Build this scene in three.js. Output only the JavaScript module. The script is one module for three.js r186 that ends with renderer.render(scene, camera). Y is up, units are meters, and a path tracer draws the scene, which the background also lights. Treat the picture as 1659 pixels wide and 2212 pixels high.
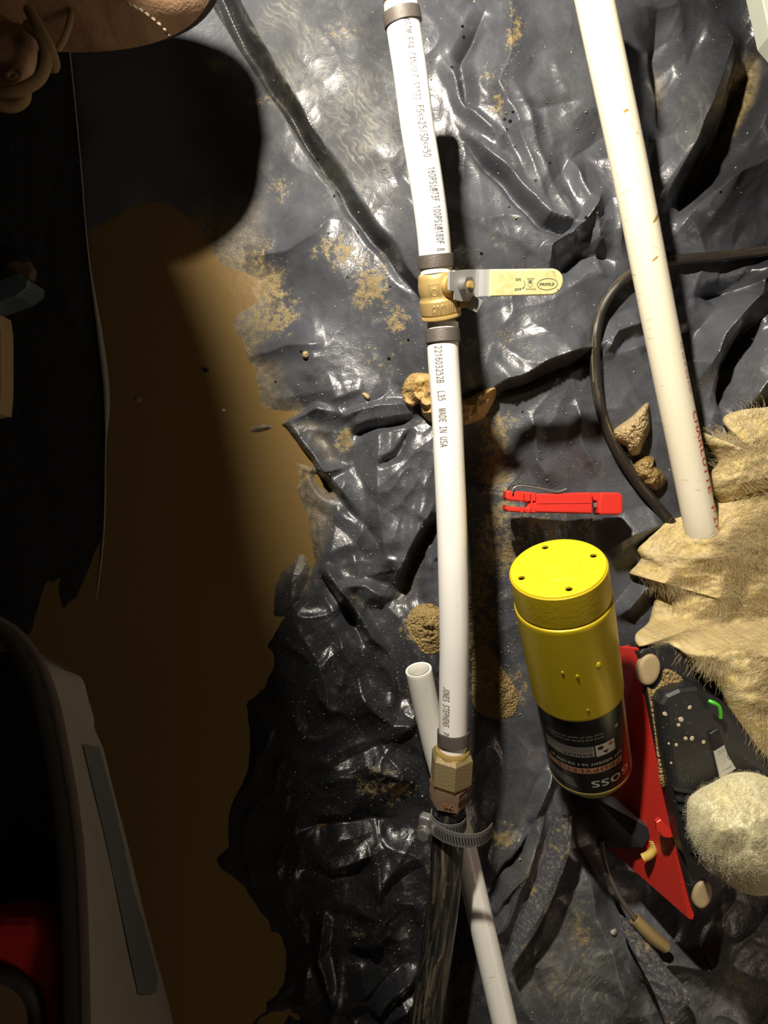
import * as THREE from 'three';
import { mergeGeometries, mergeVertices } from 'three/addons/utils/BufferGeometryUtils.js';
import { RoundedBoxGeometry } from 'three/addons/geometries/RoundedBoxGeometry.js';
import { ConvexGeometry } from 'three/addons/geometries/ConvexGeometry.js';

// ---------------------------------------------------------------- camera, light, exposure
// The camera hangs H metres over the reference level and looks straight down; +x is right, -z is up the photograph.
const W = 1659, HPX = 2212, F = 1597, H = 0.65, CX = 829.5, CY = 1106;
const scene = new THREE.Scene();
scene.background = new THREE.Color(0x000000);
const camera = new THREE.PerspectiveCamera(2 * Math.atan(HPX / 2 / F) * 180 / Math.PI, W / HPX, 0.02, 20);
camera.position.set(0, H, 0); camera.up.set(0, 0, -1); camera.lookAt(0, 0, 0);
camera.focus = 0.57; camera.userData.fStop = 9;
const renderer = new THREE.WebGLRenderer({ antialias: true });
renderer.toneMapping = THREE.LinearToneMapping;
renderer.toneMappingExposure = 1.0;
renderer.shadowMap.enabled = true; renderer.shadowMap.type = THREE.PCFSoftShadowMap;

// the head torch just above the picture, over the puddle's upper edge
const torch = new THREE.SpotLight(0xfff5e6, 3.1, 0, 1.35, 0.35, 2);
torch.name = 'head_torch'; torch.position.set(-0.1, 0.55, -0.45); torch.target.position.set(0.03, 0, -0.02);
torch.castShadow = true; torch.shadow.radius = 0.75; torch.shadow.mapSize.set(2048, 2048); torch.shadow.camera.near = 0.02; torch.shadow.camera.far = 3;
scene.add(torch, torch.target);
// faint fill light, added to lift the shadows; stands for no actual lamp
const dim = new THREE.PointLight(0xffe6d0, 0.9, 0, 2);
dim.name = 'fill_light'; dim.position.set(1.3, 1.3, 0.9); dim.castShadow = true; dim.shadow.radius = 6;
scene.add(dim);

// ---------------------------------------------------------------- helpers
let seed = 12345;
const rnd = () => { seed = (seed * 1664525 + 1013904223) >>> 0; return seed / 4294967296; };
const rr = (a, b) => a + (b - a) * rnd();
const clamp = (x, a = 0, b = 1) => Math.min(b, Math.max(a, x));
const ss = (a, b, x) => { const t = clamp((x - a) / (b - a)); return t * t * (3 - 2 * t); };
const lerp = (a, b, t) => a + (b - a) * t;
const V = (x, y, z) => new THREE.Vector3(x, y, z);
const PERM = new Uint8Array(512), GX = new Float32Array(256), GY = new Float32Array(256);
{ const p = [...Array(256).keys()]; for (let i = 255; i > 0; i--) { const j = Math.floor(rnd() * (i + 1)); [p[i], p[j]] = [p[j], p[i]]; }
  for (let i = 0; i < 512; i++) PERM[i] = p[i & 255];
  for (let i = 0; i < 256; i++) { const a = rnd() * Math.PI * 2; GX[i] = Math.cos(a); GY[i] = Math.sin(a); } }
function n2(x, y) {                                        // gradient noise, about -0.7..0.7
  const xi = Math.floor(x), yi = Math.floor(y), fx = x - xi, fy = y - yi, X = xi & 255, Y = yi & 255;
  const u = fx * fx * fx * (fx * (fx * 6 - 15) + 10), v = fy * fy * fy * (fy * (fy * 6 - 15) + 10);
  const a = PERM[PERM[X] + Y], b = PERM[PERM[X + 1] + Y], c = PERM[PERM[X] + Y + 1], d = PERM[PERM[X + 1] + Y + 1];
  const na = GX[a] * fx + GY[a] * fy, nb = GX[b] * (fx - 1) + GY[b] * fy, nc = GX[c] * fx + GY[c] * (fy - 1), nd = GX[d] * (fx - 1) + GY[d] * (fy - 1);
  return na + u * (nb - na) + v * (nc - na + u * (na - nb - nc + nd));
}
function n2p(x, y, p) {                                    // the same, repeating every p
  const xi = Math.floor(x), yi = Math.floor(y), fx = x - xi, fy = y - yi, X = ((xi % p) + p) % p, Y = ((yi % p) + p) % p, X1 = (X + 1) % p, Y1 = (Y + 1) % p;
  const u = fx * fx * fx * (fx * (fx * 6 - 15) + 10), v = fy * fy * fy * (fy * (fy * 6 - 15) + 10);
  const a = PERM[PERM[X & 255] + (Y & 255)], b = PERM[PERM[X1 & 255] + (Y & 255)], c = PERM[PERM[X & 255] + (Y1 & 255)], d = PERM[PERM[X1 & 255] + (Y1 & 255)];
  const na = GX[a] * fx + GY[a] * fy, nb = GX[b] * (fx - 1) + GY[b] * fy, nc = GX[c] * fx + GY[c] * (fy - 1), nd = GX[d] * (fx - 1) + GY[d] * (fy - 1);
  return na + u * (nb - na) + v * (nc - na + u * (na - nb - nc + nd));
}
function fbm(x, y, o = 4) { let s = 0, a = 1, t = 0; for (let i = 0; i < o; i++) { s += a * n2(x, y); t += a; a *= 0.5; x = x * 2.03 + 17.1; y = y * 2.03 - 9.7; } return s / t; }
const at = (px, py, d) => V((px - CX) / F * d, H - d, (py - CY) / F * d);   // a spot of the photograph at a given distance below the lens
const path = (a) => a.map(([x, y, d]) => at(x, y, d));

const used = {};
function numbered(n) { const k = used[n] = (used[n] ?? -1) + 1; return k ? n + '_' + String(k).padStart(3, '0') : n; }
function tag(o, label, category, group, kind) { o.userData.label = label; if (category) o.userData.category = category; if (group) o.userData.group = group; if (kind) o.userData.kind = kind; return o; }
function thing(name, label, category, group) { const g = new THREE.Group(); g.name = numbered(name); scene.add(g); return tag(g, label, category, group); }
function part(name, geo, mat, parent, label) {
  const m = new THREE.Mesh(geo, mat); m.name = parent === scene ? numbered(name) : name; m.castShadow = m.receiveShadow = true; parent.add(m);
  if (label) m.userData.label = label; return m;
}
const merge = (a) => mergeGeometries(a.map((g) => { const q = g.index ? g.toNonIndexed() : g; for (const k of Object.keys(q.attributes)) if (!['position', 'normal', 'uv'].includes(k)) q.deleteAttribute(k); return q; }));
// an upright frame on a thing: local y runs from A to B, local z leans to the sky
function alongFrame(g, A, B, ref = V(0, 1, 0)) {
  const Y = B.clone().sub(A).normalize(), Z = ref.clone().addScaledVector(Y, -ref.dot(Y)).normalize(), X = Y.clone().cross(Z);
  g.position.copy(A); g.quaternion.setFromRotationMatrix(new THREE.Matrix4().makeBasis(X, Y, Z)); return A.distanceTo(B);
}
const lathe = (pts, n = 48) => new THREE.LatheGeometry(pts.map(([r, y]) => new THREE.Vector2(r, y)), n);
// a tube along points; v = 0.5 faces the sky, u runs along; hollow start if inner radius is given
function sweep(pts, r, { nu = 80, nv = 28, inner = 0, innerLen = 0.06, uvLen = 1, wob = null } = {}) {
  const curve = new THREE.CatmullRomCurve3(pts, false, 'centripetal'), rad = typeof r === 'function' ? r : () => r;
  const P = [], UV = [], I = [], ring = (c, t, R, u) => {
    const up = V(0, 1, 0), n0 = up.addScaledVector(t, -t.y).normalize(), b = t.clone().cross(n0);
    for (let j = 0; j <= nv; j++) { const th = (0.5 - j / nv) * Math.PI * 2, q = R * (wob ? wob(u, th) : 1); P.push(c.x + q * (Math.cos(th) * n0.x + Math.sin(th) * b.x), c.y + q * (Math.cos(th) * n0.y + Math.sin(th) * b.y), c.z + q * (Math.cos(th) * n0.z + Math.sin(th) * b.z)); UV.push(u * uvLen, j / nv); }
  };
  const rings = [];
  const L = curve.getLength();
  if (inner) { const k = 10; for (let i = k; i >= 0; i--) { const u = (i / k) * innerLen / L; rings.push([u, inner, i]); } rings.push([0, (inner + rad(0)) / 2 + (rad(0) - inner) * 0.3]); }
  else rings.push([0, 0.0001], [0, rad(0)]);
  for (let i = 0; i <= nu; i++) rings.push([i / nu, rad(i / nu)]);
  rings.push([1, rad(1)], [1, 0.0001]);
  for (const [u, R] of rings) ring(curve.getPointAt(clamp(u)), curve.getTangentAt(clamp(u)), R, u);
  for (let i = 0; i < rings.length - 1; i++) for (let j = 0; j < nv; j++) { const a = i * (nv + 1) + j, b = a + nv + 1; I.push(a, b, a + 1, b, b + 1, a + 1); }
  const g = new THREE.BufferGeometry(); g.setAttribute('position', new THREE.Float32BufferAttribute(P, 3)); g.setAttribute('uv', new THREE.Float32BufferAttribute(UV, 2)); g.setIndex(I); g.computeVertexNormals(); return g;
}
// a flat outline (spots of the photograph at distance d) given thickness and a rounded edge; tilt = [dy per metre x, dy per metre z]
function slab(out, d, thick, bevel = 0.002, tilt = [0, 0], holes = []) {
  const to = ([x, y]) => new THREE.Vector2((x - CX) / F * d, -(y - CY) / F * d);
  const s = new THREE.Shape(out.map(to)); for (const h of holes) s.holes.push(new THREE.Path(h.map(to)));
  const g = new THREE.ExtrudeGeometry(s, { depth: Math.max(thick - 2 * bevel, 1e-4), bevelEnabled: bevel > 0, bevelThickness: bevel, bevelSize: bevel, bevelOffset: -bevel, bevelSegments: 3, curveSegments: 8 });
  g.rotateX(-Math.PI / 2); g.translate(0, H - d - thick + bevel, 0);
  if (tilt[0] || tilt[1]) { const c = out.map(to).reduce((a, p) => a.add(p), new THREE.Vector2()).divideScalar(out.length), p = g.attributes.position; for (let i = 0; i < p.count; i++) p.setY(i, p.getY(i) + tilt[0] * (p.getX(i) - c.x) + tilt[1] * (p.getZ(i) + c.y)); g.computeVertexNormals(); }
  return g;
}
function closedCurve(out, n) { const c = new THREE.CatmullRomCurve3(out.map(([x, y]) => V(x, y, 0)), true, 'centripetal'); return c.getSpacedPoints(n).slice(0, n).map((p) => [p.x, p.y]); }
// a lump over an outline: rings shrink to the centre; top(s, x, y) gives its height over the base; base(px, py) the height it lies on
function lump(out, { n = 120, rings = 30, thick, base, pow = 2, sharp = 0.5, noise = () => 0, d = 0.6, raw = false, sink = 0.004 }) {
  const O = raw ? out : closedCurve(out, n), N = O.length, cx = O.reduce((a, p) => a + p[0], 0) / N, cy = O.reduce((a, p) => a + p[1], 0) / N, P = [], UV = [], I = [];
  const put = (x, y, h) => { const dd = H - h, v = at(x, y, dd); P.push(v.x, h, v.z); UV.push(v.x * 10, v.z * 10); };
  const top = (s, x, y) => base(x, y) + thick * Math.pow(Math.max(0, 1 - Math.pow(s, pow)), sharp) + noise(x, y, s);
  for (const [x, y] of O) put(x, y, base(x, y) - sink);
  for (let k = 0; k < rings; k++) { const s = 1 - k / rings; for (const [x, y] of O) { const X = cx + (x - cx) * s, Y = cy + (y - cy) * s; put(X, Y, top(s, X, Y)); } }
  put(cx, cy, top(0, cx, cy)); put(cx, cy, base(cx, cy) - sink - 0.001);
  const c = (rings + 1) * N, b = c + 1;
  for (let k = 0; k < rings; k++) for (let j = 0; j < N; j++) { const j2 = (j + 1) % N, a = k * N + j, e = k * N + j2; I.push(a, a + N, e, e, a + N, e + N); }
  for (let j = 0; j < N; j++) { const j2 = (j + 1) % N; I.push(rings * N + j, c, rings * N + j2, j, j2, b); }
  const g = new THREE.BufferGeometry(); g.setAttribute('position', new THREE.Float32BufferAttribute(P, 3)); g.setAttribute('uv', new THREE.Float32BufferAttribute(UV, 2)); g.setIndex(I); g.computeVertexNormals();
  const nn = g.attributes.normal; let sy = 0; for (let i = N * 2; i < nn.count; i += 7) sy += nn.getY(i);
  if (sy < 0) { const ix = g.index.array; for (let i = 0; i < ix.length; i += 3) { const t = ix[i + 1]; ix[i + 1] = ix[i + 2]; ix[i + 2] = t; } g.computeVertexNormals(); }
  g.userData.spot = (a, s) => { const q = O[Math.floor(a * N) % N], X = cx + (q[0] - cx) * s, Y = cy + (q[1] - cy) * s, h = top(s, X, Y), v = at(X, Y, H - h); v.y = h; return v; };
  return g;
}
// the spot of a mesh that is seen at a place of the photograph, and the normal there
const caster = new THREE.Raycaster();
function seenOn(mesh, x, y) { mesh.updateWorldMatrix(true, false); caster.set(camera.position.clone(), at(x, y, 0.3).sub(camera.position).normalize()); const h = caster.intersectObject(mesh, false)[0]; return h && { p: h.point, n: h.face.normal.clone().transformDirection(mesh.matrixWorld) }; }
// a sheet-like surface between two edges (arrays of points), with thickness
function flap(E1, E2, nu, nv, thick, bulge = 0, wr = () => 0) {
  const c1 = new THREE.CatmullRomCurve3(E1), c2 = new THREE.CatmullRomCurve3(E2), P = [], UV = [], I = [];
  for (let side = 0; side < 2; side++) for (let i = 0; i <= nu; i++) { const a = c1.getPoint(i / nu), b = c2.getPoint(i / nu); for (let j = 0; j <= nv; j++) { const t = j / nv, p = a.clone().lerp(b, t); p.y += bulge * Math.sin(Math.PI * t) + wr(i / nu, t) - side * thick; P.push(p.x, p.y, p.z); UV.push(p.x * 10, p.z * 10); } }
  const S = (nu + 1) * (nv + 1), id = (i, j) => i * (nv + 1) + j;
  for (let i = 0; i < nu; i++) for (let j = 0; j < nv; j++) { const a = id(i, j), b = id(i + 1, j), c = id(i, j + 1), e = id(i + 1, j + 1); I.push(a, b, c, b, e, c, S + a, S + c, S + b, S + b, S + c, S + e); }
  const wall = (a, b) => I.push(a, S + a, b, b, S + a, S + b);
  for (let i = 0; i < nu; i++) { wall(id(i, 0), id(i + 1, 0)); wall(id(i + 1, nv), id(i, nv)); }
  for (let j = 0; j < nv; j++) { wall(id(0, j + 1), id(0, j)); wall(id(nu, j), id(nu, j + 1)); }
  const g = new THREE.BufferGeometry(); g.setAttribute('position', new THREE.Float32BufferAttribute(P, 3)); g.setAttribute('uv', new THREE.Float32BufferAttribute(UV, 2)); g.setIndex(I); g.computeVertexNormals(); return g;
}
function canvasTex(w, h, draw) { const c = document.createElement('canvas'); c.width = w; c.height = h; draw(c.getContext('2d'), w, h); const t = new THREE.CanvasTexture(c); t.colorSpace = THREE.SRGBColorSpace; t.wrapS = t.wrapT = THREE.RepeatWrapping; return t; }
function dataTex(w, h, fn, srgb = false, ch = 4) {
  const d = new Uint8Array(w * h * 4), o = [0, 0, 0]; for (let j = 0; j < h; j++) for (let i = 0; i < w; i++) { fn(i / w, j / h, o, i, j); const k = (j * w + i) * 4; d[k] = clamp(o[0]) * 255; d[k + 1] = clamp(o[1]) * 255; d[k + 2] = clamp(o[2]) * 255; d[k + 3] = 255; }
  const t = new THREE.DataTexture(d, w, h); t.magFilter = THREE.LinearFilter; t.minFilter = THREE.LinearMipmapLinearFilter; t.wrapS = t.wrapT = THREE.RepeatWrapping; if (srgb) t.colorSpace = THREE.SRGBColorSpace; t.needsUpdate = true; return t;
}
const enc = (x) => x <= 0.0031308 ? 12.92 * x : 1.055 * Math.pow(x, 1 / 2.4) - 0.055;   // linear colour -> sRGB byte range
// tiling grain: value noise on a torus
function tileNoise(u, v, f, o = 4) { let r = 0, a = 1, t = 0; for (let i = 0; i < o; i++) { r += a * n2p(u * f, v * f, f); t += a; a *= 0.55; f *= 2; } return r / t; }
const M = (o) => new THREE.MeshStandardMaterial(o), MP = (o) => new THREE.MeshPhysicalMaterial(o);
const lin = (r, g, b) => new THREE.Color().setRGB(r, g, b);
const grainTex = dataTex(256, 256, (u, v, o) => { o[0] = o[1] = o[2] = 0.5 + 0.8 * tileNoise(u, v, 24, 4); }); grainTex.repeat.set(1, 1);
const grit = (k) => { const t = grainTex.clone(); t.repeat.set(k, k); t.needsUpdate = true; return t; };

// ---------------------------------------------------------------- the ground under everything: control heights, folds, stains
const CTRL = [[100, 300, -0.04], [60, 900, -0.05], [100, 1300, -0.06], [190, 180, -0.018], [180, 330, -0.020], [330, 300, -0.024], [250, 400, -0.026], [430, 400, -0.027], [330, 520, -0.042], [330, 650, -0.05], [400, 900, -0.055], [350, 1300, -0.055], [300, 1800, -0.06], [450, 1600, -0.05], [500, 2050, -0.05], [300, 0, -0.02], [480, 120, -0.022], [500, 400, -0.03], [552, 620, -0.034], [550, 790, -0.034], [600, 960, -0.040], [690, 1050, -0.027], [600, 1060, -0.046], [585, 1150, -0.048], [550, 1240, -0.05], [645, 1270, -0.014], [720, 1780, -0.014], [600, 1400, -0.024], [600, 1600, -0.022], [640, 1750, -0.022], [680, 2050, -0.022], [600, 1900, -0.026], [620, 2212, -0.028], [520, 1400, -0.05],
  [640, 300, 0.0], [720, 100, 0.02], [760, 560, 0.02], [700, 780, 0.0], [850, 300, 0.045], [900, 60, 0.06], [960, 500, 0.06], [1000, 760, 0.05], [1100, 200, 0.06], [1180, 480, 0.055], [1250, 150, 0.055], [1200, 720, 0.045], [1300, 560, 0.04], [1380, 400, 0.03], [1420, 700, 0.025], [1340, 900, 0.03], [1450, 950, 0.022], [1200, 960, 0.028], [1150, 1110, 0.02], [1330, 1120, 0.02], [1550, 150, -0.02], [1620, 350, -0.01], [1560, 560, 0.012], [1600, 780, 0.02], [1640, 1000, 0.02],
  [800, 860, 0.0], [800, 1080, -0.006], [900, 1000, 0.01], [1060, 1000, 0.012], [1060, 1250, -0.01], [850, 1280, -0.016], [720, 1300, -0.022], [800, 1500, -0.024], [980, 1500, -0.03], [1080, 1500, -0.024], [1080, 1750, -0.03], [880, 1750, -0.028], [780, 1950, -0.024], [730, 1620, -0.016], [690, 1500, -0.018], [880, 2200, -0.03], [1050, 2150, -0.03], [1200, 1760, -0.027], [1280, 1650, -0.04], [1290, 1800, -0.048], [1400, 1500, -0.02], [1500, 1300, 0.0], [1200, 1950, -0.022], [1300, 2120, -0.014], [1450, 2100, -0.022], [1600, 2160, -0.02], [1620, 1900, -0.025], [1380, 1930, -0.044], [1330, 1280, -0.004], [1250, 1350, -0.014]];
function baseH(px, py) { let s = 0, w = 0; for (const c of CTRL) { const dx = px - c[0], dy = py - c[1], q = dx * dx + dy * dy + 4500, k = 1 / (q * Math.sqrt(q)); s += k * c[2]; w += k; } return s / w; }
// folds: [height m, width right of travel px, width left px, sharpness, points...]
const FOLDS = [];
function fold(h, wr, wl, sharp, ...p) { let x0 = 1e9, x1 = -1e9, y0 = 1e9, y1 = -1e9, L = 0; const seg = []; const w = Math.max(wr, wl);
  for (let i = 0; i < p.length; i++) { x0 = Math.min(x0, p[i][0] - w); x1 = Math.max(x1, p[i][0] + w); y0 = Math.min(y0, p[i][1] - w); y1 = Math.max(y1, p[i][1] + w); if (i) { const l = Math.hypot(p[i][0] - p[i - 1][0], p[i][1] - p[i - 1][1]); seg.push([p[i - 1][0], p[i - 1][1], p[i][0] - p[i - 1][0], p[i][1] - p[i - 1][1], l, L]); L += l; } }
  FOLDS.push({ h, wr, wl, sharp, x0, x1, y0, y1, L, seg }); }
function near(f, px, py, out) { let best = 1e18; for (const s of f.seg) { let t = ((px - s[0]) * s[2] + (py - s[1]) * s[3]) / (s[4] * s[4]); t = t < 0 ? 0 : t > 1 ? 1 : t; const dx = px - s[0] - t * s[2], dy = py - s[1] - t * s[3], q = dx * dx + dy * dy; if (q < best) { best = q; out[0] = s[2] * dy - s[3] * dx; out[1] = s[5] + t * s[4]; } } return Math.sqrt(best); }
// the long fold that runs from the boot to the valve, and its trough
fold(0.016, 16, 190, 1.3, [470, -60], [545, 80], [700, 325], [800, 475], [925, 645]);
fold(-0.013, 20, 20, 1.4, [466, -30], [530, 95], [683, 335], [785, 488], [905, 640]);
fold(0.009, 46, 46, 2, [530, 565], [620, 548], [680, 505], [725, 460]);
fold(0.008, 46, 46, 2, [540, 775], [620, 748], [700, 738]);
fold(0.010, 30, 16, 1.3, [520, 935], [600, 918], [690, 886], [740, 892]);
fold(0.012, 16, 40, 1.3, [620, 905], [680, 985], [760, 1095]);
fold(-0.012, 22, 14, 1.3, [585, 895], [640, 965], [735, 1085]);
fold(0.010, 14, 30, 1.3, [655, 1010], [700, 1025], [745, 1010]);
fold(0.016, 34, 70, 1.3, [812, 925], [822, 1090], [836, 1235]);
fold(0.014, 60, 18, 1.3, [940, 1080], [905, 1150], [845, 1262]);
fold(-0.018, 26, 34, 1.5, [948, 1105], [918, 1170], [862, 1290]);
fold(-0.014, 20, 16, 1.4, [755, 940], [830, 918], [905, 902]);
fold(0.012, 60, 14, 1.3, [740, 905], [820, 880], [890, 868]);
fold(-0.010, 14, 14, 1.4, [890, 930], [858, 985], [818, 1012]);
fold(0.020, 9, 90, 1.3, [1040, 850], [1130, 812], [1215, 775], [1300, 742]);
fold(-0.012, 20, 12, 1.4, [1050, 862], [1135, 826], [1222, 790], [1300, 758]);
fold(0.011, 24, 60, 1.3, [1103, -40], [1098, 130], [1076, 195], [1112, 270], [1184, 470]);
fold(0.007, 22, 30, 1.3, [1112, 180], [1180, 395], [1245, 512]);
fold(0.009, 22, 22, 1.3, [955, 120], [1000, 230], [1095, 325]);
fold(-0.016, 26, 26, 1.5, [1008, 245], [1000, 120], [1045, 20]);
fold(0.013, 12, 70, 1.3, [1000, 285], [1090, 380], [1180, 468], [1280, 515]);
fold(-0.010, 18, 14, 1.4, [1010, 305], [1082, 392], [1172, 482], [1250, 520]);
fold(0.015, 22, 20, 1.3, [1172, 620], [1188, 545], [1250, 500], [1290, 430]);
fold(-0.016, 40, 24, 1.5, [1205, 590], [1260, 545], [1330, 560]);
fold(0.012, 26, 40, 1.3, [1225, 330], [1270, 440], [1298, 600]);
fold(0.012, 60, 30, 1.3, [1325, 300], [1318, 420], [1345, 560]);
fold(0.034, 60, 50, 1.3, [1570, 60], [1530, 190], [1480, 320], [1440, 430]);
fold(-0.04, 60, 60, 1.5, [1650, 100], [1590, 250], [1510, 390], [1455, 490]);
fold(-0.03, 60, 50, 1.5, [1420, 20], [1440, 180], [1450, 300]);
fold(0.024, 40, 70, 1.3, [1700, 330], [1580, 395], [1490, 455], [1450, 520]);
fold(-0.02, 30, 40, 1.5, [1700, 600], [1600, 620], [1500, 640]);
fold(0.024, 40, 50, 1.3, [1700, 560], [1610, 650], [1545, 730], [1500, 830]);
fold(-0.026, 40, 40, 1.5, [1640, 690], [1580, 790], [1560, 900]);
fold(0.02, 50, 40, 1.3, [1700, 690], [1640, 800], [1600, 900]);
fold(0.012, 24, 36, 1.3, [1295, 770], [1330, 722], [1400, 690]);
fold(0.008, 30, 30, 1.6, [1150, 900], [1160, 1000], [1200, 1050]);
fold(0.007, 26, 26, 1.6, [1245, 860], [1255, 950], [1290, 1030]);
fold(0.012, 30, 50, 1.3, [1310, 1190], [1370, 1150], [1440, 1130]);
fold(0.016, 40, 20, 1.3, [1330, 1330], [1380, 1270], [1450, 1240]);
fold(0.014, 30, 16, 1.3, [700, 1215], [760, 1310], [840, 1410]);
fold(-0.012, 18, 18, 1.5, [690, 1235], [740, 1325], [800, 1400]);
fold(0.012, 20, 50, 1.3, [850, 1295], [790, 1262], [720, 1272]);
fold(0.014, 22, 26, 1.4, [1195, 1650], [1150, 1780], [1090, 1860]);
fold(0.012, 18, 22, 1.4, [1180, 1760], [1120, 1880], [1070, 1970]);
fold(-0.010, 14, 18, 1.4, [1168, 1740], [1108, 1850], [1060, 1930]);
fold(0.012, 20, 26, 1.4, [1150, 1820], [1110, 1950], [1060, 2040]);
fold(0.012, 60, 40, 1.3, [1250, 1830], [1290, 1990], [1370, 2220]);
fold(0.010, 40, 30, 1.3, [1330, 1960], [1390, 2080], [1470, 2220]);
fold(0.016, 30, 60, 1.3, [1560, 2010], [1520, 2070], [1420, 2060], [1350, 2050]);
fold(0.018, 20, 24, 1.3, [800, 2190], [850, 2130], [905, 2090]);
fold(0.014, 20, 30, 1.3, [760, 2260], [860, 2170], [910, 2140]);
fold(0.010, 26, 30, 1.4, [690, 1880], [740, 1860], [830, 1830]);
fold(0.012, 22, 26, 1.4, [700, 1960], [690, 2060], [720, 2170]);
fold(0.012, 60, 90, 1.5, [620, 1320], [690, 1420], [720, 1560]); fold(0.014, 70, 50, 1.5, [760, 1480], [850, 1560], [930, 1560]); fold(0.014, 80, 60, 1.5, [680, 1700], [790, 1650], [900, 1690]); fold(0.016, 50, 80, 1.4, [900, 1800], [820, 1900], [800, 2080]); fold(-0.012, 50, 50, 1.5, [640, 1800], [720, 1790], [860, 1770]);
for (let k = 0; k < 170; k++) {                                          // smaller creases where the sheet is crumpled
  const zone = rnd(); let x, y, hh;
  if (zone < 0.3) { x = rr(600, 960); y = rr(1180, 2212); hh = rr(0.003, 0.008); } else if (zone < 0.6) { x = rr(580, 940); y = rr(820, 1250); hh = rr(0.002, 0.005); }
  else if (zone < 0.8) { x = rr(960, 1290); y = rr(0, 800); hh = rr(0.0015, 0.004); } else if (zone < 0.9) { x = rr(1380, 1680); y = rr(100, 1000); hh = rr(0.003, 0.007); } else { x = rr(1020, 1659); y = rr(1750, 2212); hh = rr(0.002, 0.005); }
  const a = rr(0, 6.28), L = rr(35, 130), b = rr(-0.5, 0.5); if (rnd() < 0.35) hh = -hh;
  fold(hh * 0.7, rr(16, 50), rr(16, 50), 1.4, [x, y], [x + Math.cos(a) * L, y + Math.sin(a) * L], [x + Math.cos(a) * L + Math.cos(a + b) * L, y + Math.sin(a) * L + Math.sin(a + b) * L]);
}
const tmp = [0, 0];
function foldsH(px, py) {
  let h = 0; const wx = px + 9 * n2(px * 0.014, py * 0.014), wy = py + 9 * n2(px * 0.014 + 70, py * 0.014);
  for (const f of FOLDS) { if (wx < f.x0 || wx > f.x1 || wy < f.y0 || wy > f.y1) continue; const d = near(f, wx, wy, tmp), w = tmp[0] > 0 ? f.wr : f.wl; if (d >= w) continue;
    const e = Math.min(1, tmp[1] / (0.2 * f.L + 1), (f.L - tmp[1]) / (0.2 * f.L + 1)); h += f.h * (0.1 + 0.9 * e) * (e <= 0 ? Math.max(0, 1 - d / w) : 1) * Math.pow(1 - d / w, f.sharp); }
  return h;
}
function crumple(px, py) {
  const c = 0.35 + 0.25 * ss(1150, 1350, py) * ss(1200, 1000, px) + 0.5 * ss(1350, 1500, px) * ss(1100, 800, py) + 0.3 * ss(1000, 1100, px) * ss(1750, 1900, py) + 0.35 * ss(850, 950, py) * ss(960, 900, px);
  const calm = ss(420, 640, px), ux = px + 30 * n2(px * 0.008, py * 0.008 + 3), uy = py + 30 * n2(px * 0.008 + 9, py * 0.008);
  const r1 = 1 - Math.abs(n2(ux * 0.011, uy * 0.0085)) * 2, r2 = 1 - Math.abs(n2(ux * 0.026 + 50, uy * 0.021)) * 2;
  return calm * c * (0.008 * n2(px * 0.006, py * 0.005) + 0.0042 * (r1 * r1 - 0.4) + 0.0007 * (r2 * r2 - 0.4) + 0.0003 * n2(px * 0.06, py * 0.06));
}
const sheetH = (px, py) => Math.max(-0.065, baseH(px, py) + foldsH(px, py) + crumple(px, py));
const WATER = -0.03;
const SX = 0.41, SZ = 0.54, NX = 640, NZ = 840, HG = new Float32Array((NX + 1) * (NZ + 1));
const toPx = (x, z, h) => [CX + x * F / (H - h), CY + z * F / (H - h)];
function groundPx(x, z) { let h = 0; for (let k = 0; k < 2; k++) { const p = toPx(x, z, h); h = baseH(p[0], p[1]); } return toPx(x, z, h); }
const sheetGeo = new THREE.BufferGeometry();
{
  const P = new Float32Array(HG.length * 3), UV = new Float32Array(HG.length * 2), I = new Uint32Array(NX * NZ * 6); let q = 0;
  for (let j = 0; j <= NZ; j++) for (let i = 0; i <= NX; i++) {
    const x = -SX + 2 * SX * i / NX, z = -SZ + 2 * SZ * j / NZ, p = groundPx(x, z), h = sheetH(p[0], p[1]), k = j * (NX + 1) + i;
    HG[k] = h; P[3 * k] = x; P[3 * k + 1] = h; P[3 * k + 2] = z; UV[2 * k] = i / NX; UV[2 * k + 1] = j / NZ;
    if (i < NX && j < NZ) { const a = k, b = k + NX + 1; I[q++] = a; I[q++] = b; I[q++] = a + 1; I[q++] = b; I[q++] = b + 1; I[q++] = a + 1; }
  }
  sheetGeo.setAttribute('position', new THREE.BufferAttribute(P, 3)); sheetGeo.setAttribute('uv', new THREE.BufferAttribute(UV, 2)); sheetGeo.setIndex(new THREE.BufferAttribute(I, 1)); sheetGeo.computeVertexNormals();
}
function groundAt(x, z) { const u = clamp((x + SX) / (2 * SX)) * NX, v = clamp((z + SZ) / (2 * SZ)) * NZ, i = Math.min(NX - 1, u | 0), j = Math.min(NZ - 1, v | 0), a = u - i, b = v - j, k = j * (NX + 1) + i; return lerp(lerp(HG[k], HG[k + 1], a), lerp(HG[k + NX + 1], HG[k + NX + 2], a), b); }
function groundUnder(px, py) { let h = 0; for (let k = 0; k < 3; k++) { const p = at(px, py, H - h); h = groundAt(p.x, p.z); } return h; }   // height of the sheet seen at a spot
const onGround = (px, py, up = 0) => at(px, py, H - groundUnder(px, py) - up);

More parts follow.
